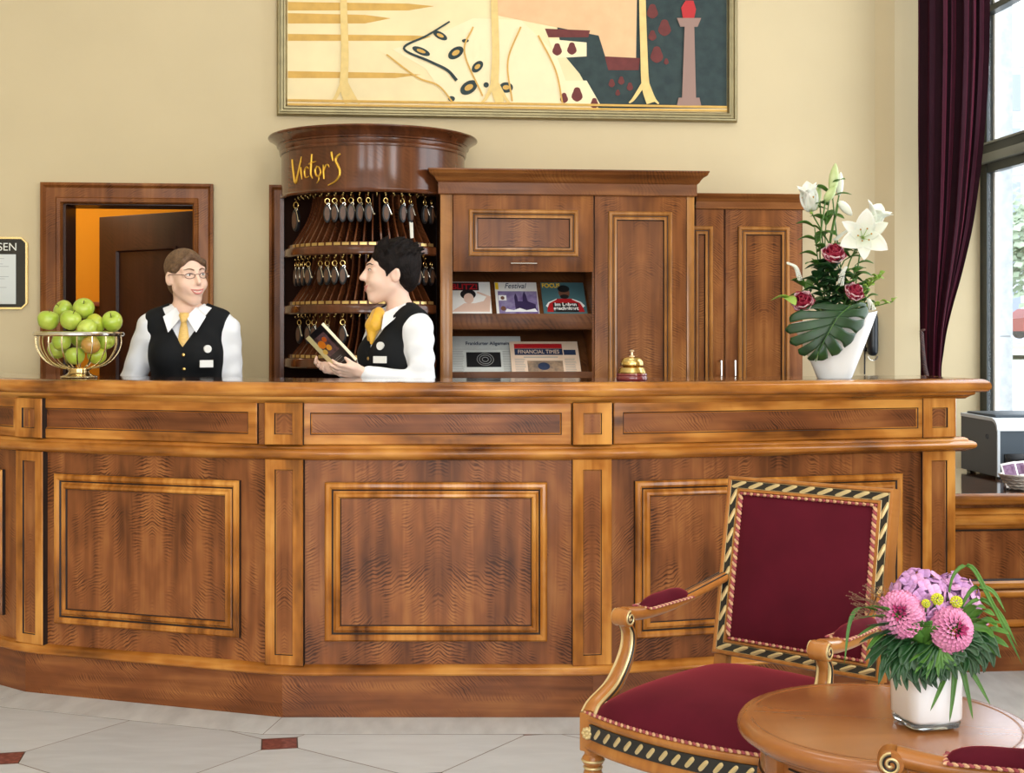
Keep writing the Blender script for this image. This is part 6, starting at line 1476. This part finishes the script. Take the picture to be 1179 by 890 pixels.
# printer
PG = mat('printer_grey', (92, 98, 102), .5); PD = mat('printer_dark', (52, 64, 74), .45); PS_ = mat('printer_silver', (196, 204, 210), .35)
pr = rthing('printer', 'grey desktop printer with pale rounded lid standing on the low cabinet', 'printer', (2.574, 5.335, LZ+.001))
pw, pd, ph = .32, .36, .262
sil = [(0, .012), (0, ph-.055), (.006, ph-.03), (.022, ph-.012), (.05, ph-.003), (pd, ph+.002), (pd, .012)]
MB().prism(sil, 0, .012, 'YZ').build('side_panel', PG, pr, smooth=40); MB().prism(sil, pw-.012, pw, 'YZ').build('side_panel', PG, pr, smooth=40)
MB().prism([(.006, .012), (.006, ph-.06), (.012, ph-.036), (pd-.004, ph-.03), (pd-.004, .012)], .012, pw-.012, 'YZ').build('body', PD, pr, smooth=0)
mb = MB(); mb.prism([(-.002, ph-.055), (.004, ph-.029), (.021, ph-.0105), (.05, ph-.0015), (pd, ph+.003), (pd, ph-.012), (.05, ph-.016), (.026, ph-.024), (.012, ph-.04), (.008, ph-.056)], -.003, pw+.003, 'YZ'); mb.build('lid', PS_, pr, smooth=40)
mb = MB(); mb.bx(-.003, .008, -.003, .004, .012, ph-.05); mb.build('front_trim', PS_, pr, smooth=0)
MB().bx(.012, pw-.012, .05, pd-.03, ph-.003, ph+.012, bev=.006).build('paper_tray', PD, pr)
MB().bx(.03, pw-.03, -.004, .008, .03, .11, bev=.003).build('output_slot', BLACK, pr)
mb = MB(); mb.tube([(-.001, .10+.010*cos(a), ph-.085+.010*sin(a)) for a in np.linspace(0, 2*pi, 18, endpoint=False)], .0018, 6, closed=True); mb.build('side_emblem', PD, pr)
for x in (.03, pw-.03):
    for y in (.04, pd-.04): MB().bx(x-.015, x+.015, y-.015, y+.015, 0, .013).build('foot', BLACK, pr, smooth=0)
# basket with tea sachets
TBK = PW(1183, 553, 5.2); ba = thing('sachet_basket', 'oval silver-grey basket of tea sachets in front of the printer', 'basket', (TBK.x, TBK.y, LZ+.001))
SILW = mat('silver_wicker', (176, 172, 166), .35, .6, var=.15, vscale=60); rows = []
for t in range(7):
    u = t/6; rows.append([((.072+.036*u**.8)*cos(a), (.05+.026*u**.8)*sin(a), .058*u) for a in np.linspace(0, 2*pi, 40, endpoint=False)])
mb = MB(); mb.surf(rows, closed=True); mb.prism([(.072*cos(a), .05*sin(a)) for a in np.linspace(0, 2*pi, 40, endpoint=False)], 0, .003, 'XY'); o = mb.build('bowl', SILW, ba, smooth=50); md = o.modifiers.new('thickness', 'SOLIDIFY'); md.thickness = .0025
for k in range(5):
    u = (k+.6)/5; MB().tube([((.073+.036*u**.8)*cos(a), (.051+.026*u**.8)*sin(a), .058*u+.002*sin(a*16+k*pi)) for a in np.linspace(0, 2*pi, 64, endpoint=False)], .0032, 6, closed=True).build('strand', SILW, ba)
MB().tube([(.11*cos(a), .077*sin(a), .059) for a in np.linspace(0, 2*pi, 40, endpoint=False)], .0045, 8, closed=True).build('rim', SILW, ba)
SPU = mat('sachet_purple', (92, 48, 92), .4, rgb2=(150, 120, 150), vscale=60)
for i, (dx, dy, dz_, t, lab) in enumerate(((-.058, -.01, .026, -.16, 'purple tea sachet with white border, leftmost in the basket'), (-.018, .012, .034, -.08, 'purple tea sachet with white border standing behind the white packets'), (.03, .0, .03, .05, 'purple tea sachet with white border at the right of the basket'))):
    s_ = thing('tea_sachet', lab, 'sachet', (TBK.x+dx, TBK.y+dy, LZ+.008+dz_*.2), 0, 'purple tea sachets in the basket'); s_.rotation_euler = (-.22, t, .15)
    MB().bx(-.032, .032, -.0015, .0015, 0, .098, bev=.0008).build('packet', WHITEP, s_); MB().bx(-.025, .025, -.0022, -.001, .008, .09).build('label_panel', SPU, s_, smooth=0)
for i, (dx, t, lab) in enumerate(((-.012, -.1, 'small white packet leaning at the front of the basket'), (.025, .1, 'small white packet on the right at the front of the basket'))):
    s_ = thing('sugar_packet', lab, 'packet', (TBK.x+dx, TBK.y-.03, LZ+.012), 0, 'white packets in the basket'); s_.rotation_euler = (-.25, t, 0); MB().bx(-.022, .022, -.002, .002, 0, .055, bev=.001).build('packet', WHITEP, s_)
# curtain
CURT = mat('aubergine_velvet', (26, 8, 16), .8, spec=.1, sheen=.5, var=.12, vscale=5)
CURT.node_tree.nodes['Principled BSDF'].inputs['Sheen Tint'].default_value = lin((190, 60, 96))
cb = 6.0
keyY = [(-420, 1056, 1139), (0, 1057, 1137), (80, 1057, 1135.5), (147, 1057, 1131.5), (200, 1057.5, 1126), (253, 1058, 1119), (290, 1058.5, 1111.5), (323, 1059, 1103.5), (350, 1059.5, 1096), (379, 1060, 1089), (405, 1060.5, 1085), (429, 1061, 1082.5), (470, 1059, 1085), (560, 1058, 1092), (800, 1057, 1096)]
cur = rthing('curtain', 'long dark aubergine velvet curtain gathered to the left of the window', 'curtain', (PR(1057, 300, cb).x, cb, 0))
c0_ = PR(1057, 300, cb).x; ks = spline([(PR(a, y, cb).x-c0_, PR(b, y, cb).x-c0_, PR(1080, y, cb).z) for y, a, b in keyY], 6); rows = []
for p in ks:
    if p.z < .02: continue
    wd_ = p.y-p.x; row = []; r0 = ks[0].y-ks[0].x
    for i in range(121):
        u = i/120; ph_ = u**1.15*2*pi*6.5; amp = .015*min(1, .55+.45*wd_/r0); tight = 1-wd_/r0
        row.append((p.x+wd_*u + .010*sin(ph_*2+1)*wd_/r0, amp*sin(ph_)+.018*sin(ph_*.37+1.2) - .05*sin(pi*u)*(.4+tight), p.z))
    rows.append(row)
MB().surf(rows).build('drape', CURT, cur, smooth=180, fix=False)
rd = rthing('curtain_rod', 'dark curtain rod above the window niche', 'curtain rod', (AR, cb, 3.58)); MB().tube([(.0, 0, 0), (AW-AR-.06, 0, 0)], .016, 12).build('rod', DARKMETAL, rd); MB().tube([(.2, .0, .0), (.2, NB-cb, 0)], .01, 8).build('bracket', DARKMETAL, rd)
tbk = rthing('curtain_tieback', 'dark twisted tieback rope hanging at the left edge of the curtain', 'rope', (PR(1054, 380, cb).x, cb, 0)); a0 = PR(1054, 380, cb).x
P = [Vector((PR(x, y, cb).x-a0, -.075+dy, PR(x, y, cb).z)) for x, y, dy in ((1056, 380, 0), (1054, 382, 0), (1054.5, 395, 0), (1056, 410, 0), (1058, 425, .0), (1062, 440, -.01), (1072, 452, -.02), (1084, 458, -.01), (1092, 462, .02))]
RPM = mat('rope_brown', (74, 44, 36), .6, rgb2=(40, 22, 24), vscale=80)
rope(MB(), spline(P, 8), .012, .012).build('rope', RPM, tbk, smooth=60); MB().tube([P[0], P[0]+Vector((0.03, .10, .0)), P[0]+Vector((.16, NB-cb+.074, .0))], .004, 6).build('hook', BRASS, tbk)
# dark handset on the back wall
hs_ = rthing('handset', 'slim black handset hanging on the wall behind the lily vase', 'handset', (PR(1005, 390, WB-.04).x, WB-.04, PR(1005, 410, WB-.04).z))
s = np.linspace(0, 1, 12); MB().lathe([(0, 0), (.012, .002), (.022, .010), (.026, .022), (.027, .05), (.026, .19), (.022, .21), (.012, .22), (0, .222)], n=24).build('body', mat('blue_black', (24, 32, 40), .3), hs_)
MB().tube([(.024*cos(a), 0, .004+.022*sin(a)-.004) for a in np.linspace(pi, 2*pi, 14)], .003, 6).build('ring', CHROME, hs_); MB().bx(-.015, .015, .02, .039, .06, .16).build('bracket', BLACK, hs_)
cd = rthing('hanging_strap', 'thin black strap with clip hanging left of the handset', 'strap', (PR(995.5, 400, WB-.012).x, WB-.012, PR(996, 431, WB-.012).z))
MB().tube([(0, 0, 0), (.001, 0, .10), (.004, 0, .17), (.016, 0, .22)], .004, 6).build('cord', BLACK, cd); MB().box((.003, 0, .125), (.016, .014, .02), bev=.003).build('clip', BLACK, cd); MB().box((.016, .006, .222), (.012, .012, .012), bev=.002).build('peg', BLACK, cd)
# street
def outside(px, py, Y): return PW(px, py, Y)
fac = thing('outside_building', 'pale building with grey windows across the street', 'building', (30, 75, 1.0), radians(-8)); FA = mat('pale_facade', (206, 210, 220), .9); FG = mat('facade_window', (150, 160, 178), .5)
MB().bx(-12, 16, 0, 8, -1, 16).build('wall', FA, fac, smooth=0)
for i in range(9):
    for j in range(5): MB().bx(-11+i*2.9, -9.4+i*2.9, -.06, .02, .8+j*3.1, 2.9+j*3.1).build('window', FG, fac, smooth=0)
for j in range(5): MB().bx(-12.1, 16.1, -.15, .0, 3.3+j*3.1, 3.5+j*3.1).build('string_course', mat('facade_band', (190, 192, 202), .9), fac, smooth=0)
def car(px, Y, gz, m, label, rz):
    X = (px-CX)/F*Y; o = thing('car', label, 'car', (X, Y, gz), rz, 'cars in the street')
    body = [(-2.1, .35), (-2.15, .75), (-1.95, .92), (-1.1, .98), (-.45, 1.42), (.75, 1.42), (1.45, 1.0), (2.05, .9), (2.15, .6), (2.1, .35)]
    MB().prism(body, -.85, .85).build('body', m, o, smooth=30); MB().prism([(-.98, 1.0), (-.42, 1.37), (.70, 1.37), (1.28, 1.0)], -.862, .862).build('window', PD, o, smooth=0)
    for x in (-1.35, 1.35):
        for y in (-.72, .72):
            w = MB(); w.M = Matrix.Translation((x, y, .33)) @ Matrix.Rotation(pi/2, 4, 'X'); w.lathe([(0, -.11), (.30, -.11), (.33, -.08), (.33, .08), (.30, .11), (0, .11)], n=24); w.build('wheel', BLACK, o)
    return o
car(1193, 62, 1.12, mat('car_red', (150, 74, 68), .3), 'red car parked beyond the lawn', .2); car(1190, 70, 1.25, mat('car_silver', (196, 202, 210), .3), 'silver car parked behind the red one', .1)
mb = MB(); mb.add([(14, 42, .83), (34, 42, .87), (34, 48, .93), (14, 48, .90)], [(0, 1, 2, 3)]); struct('ground_lawn', mb, mat('pale_lawn', (170, 190, 140), .9), room=False, fix=False)
def tree(px, Y, h, r, label):
    X = (px-CX)/F*Y; o = thing('street_tree', label, 'tree', (X, Y, .6), 0, 'trees in the street'); mb = MB()
    for i in range(900):
        d = Vector((rl.gauss(0, .5), rl.gauss(0, .5), rl.gauss(0, .55)))*r*.75; s_ = r*.09; a = rl.random()*6; e = Vector((cos(a), sin(a), rl.uniform(-.5, .5)))*s_; n_ = e.orthogonal()*.6
        p = d+Vector((0, 0, h)); mb.add([p-e, p+n_, p+e, p-n_], [(0, 1, 2, 3)])
    mb.build('crown', mat('street_foliage', (150, 168, 140), .8, rgb2=(176, 190, 170), vscale=2), o, smooth=0, fix=False); MB().tube([(0, 0, 0), (.1, 0, h*.6), (.05, .1, h)], [.18, .13, .05], 8).build('trunk', mat('street_bark', (128, 116, 106), .9), o)
tree(1186, 58, 4.6, 2.6, 'pale green street tree beyond the cars')
# ---------------------------------------------------------------- light
W = bpy.data.worlds.new('world'); SC.world = W; W.use_nodes = True
bg = W.node_tree.nodes['Background']; bg.inputs['Color'].default_value = (.86, .93, 1, 1); bg.inputs['Strength'].default_value = 3.0
def area(name, loc, size, power, rot, col=(1, 1, 1), room=True):
    l = bpy.data.lights.new(name, 'AREA'); l.shape = 'RECTANGLE'; l.size, l.size_y = size; l.energy = power; l.color = col
    o = bpy.data.objects.new(name, l); COL.objects.link(o)
    if room:
        o.location = R2W(loc); o.rotation_euler = (Matrix.Rotation(PHI, 3, 'Z') @ Euler(rot).to_matrix()).to_euler()
    else: o.location = loc; o.rotation_euler = rot
    return o
# daylight through the three tall windows behind the camera
for i, x in enumerate(WINS):
    area('window_daylight', (x+.55, -3.75, 2.1), (1.05, 2.9), 62, (pi/2, 0, 0), (.97, .98, 1))
# daylight through the windows of the right-hand wall
area('side_daylight', (AW-.02, -.2, 2.2), (2.7, 2.9), 150, (pi/2, 0, pi/2), (.95, .98, 1))
area('niche_daylight', (AW+.3, 4.9, 2.3), (1.7, 2.9), 40, (pi/2, 0, pi/2), (.95, .98, 1))
# soft overhead fill lights, added to brighten the hall; no real fittings
for x, y in ((-2.2, 1.5), (.6, 1.5), (.7, 4.5)):
    area('overhead_fill', (x, y, HT-.05), (1.2, 1.2), 16, (0, 0, 0), (1, .94, .86))
l = bpy.data.lights.new('office_lamp', 'POINT'); l.energy = 18; l.color = (1, .86, .6); l.shadow_soft_size = .15
o = bpy.data.objects.new('office_lamp', l); COL.objects.link(o); o.location = R2W((d0-.3, 7.0, 2.3))
vs = SC.view_settings; vs.view_transform = 'Standard'; vs.look = 'None'; vs.exposure = 0.15; vs.gamma = 1; vs.use_curve_mapping = False
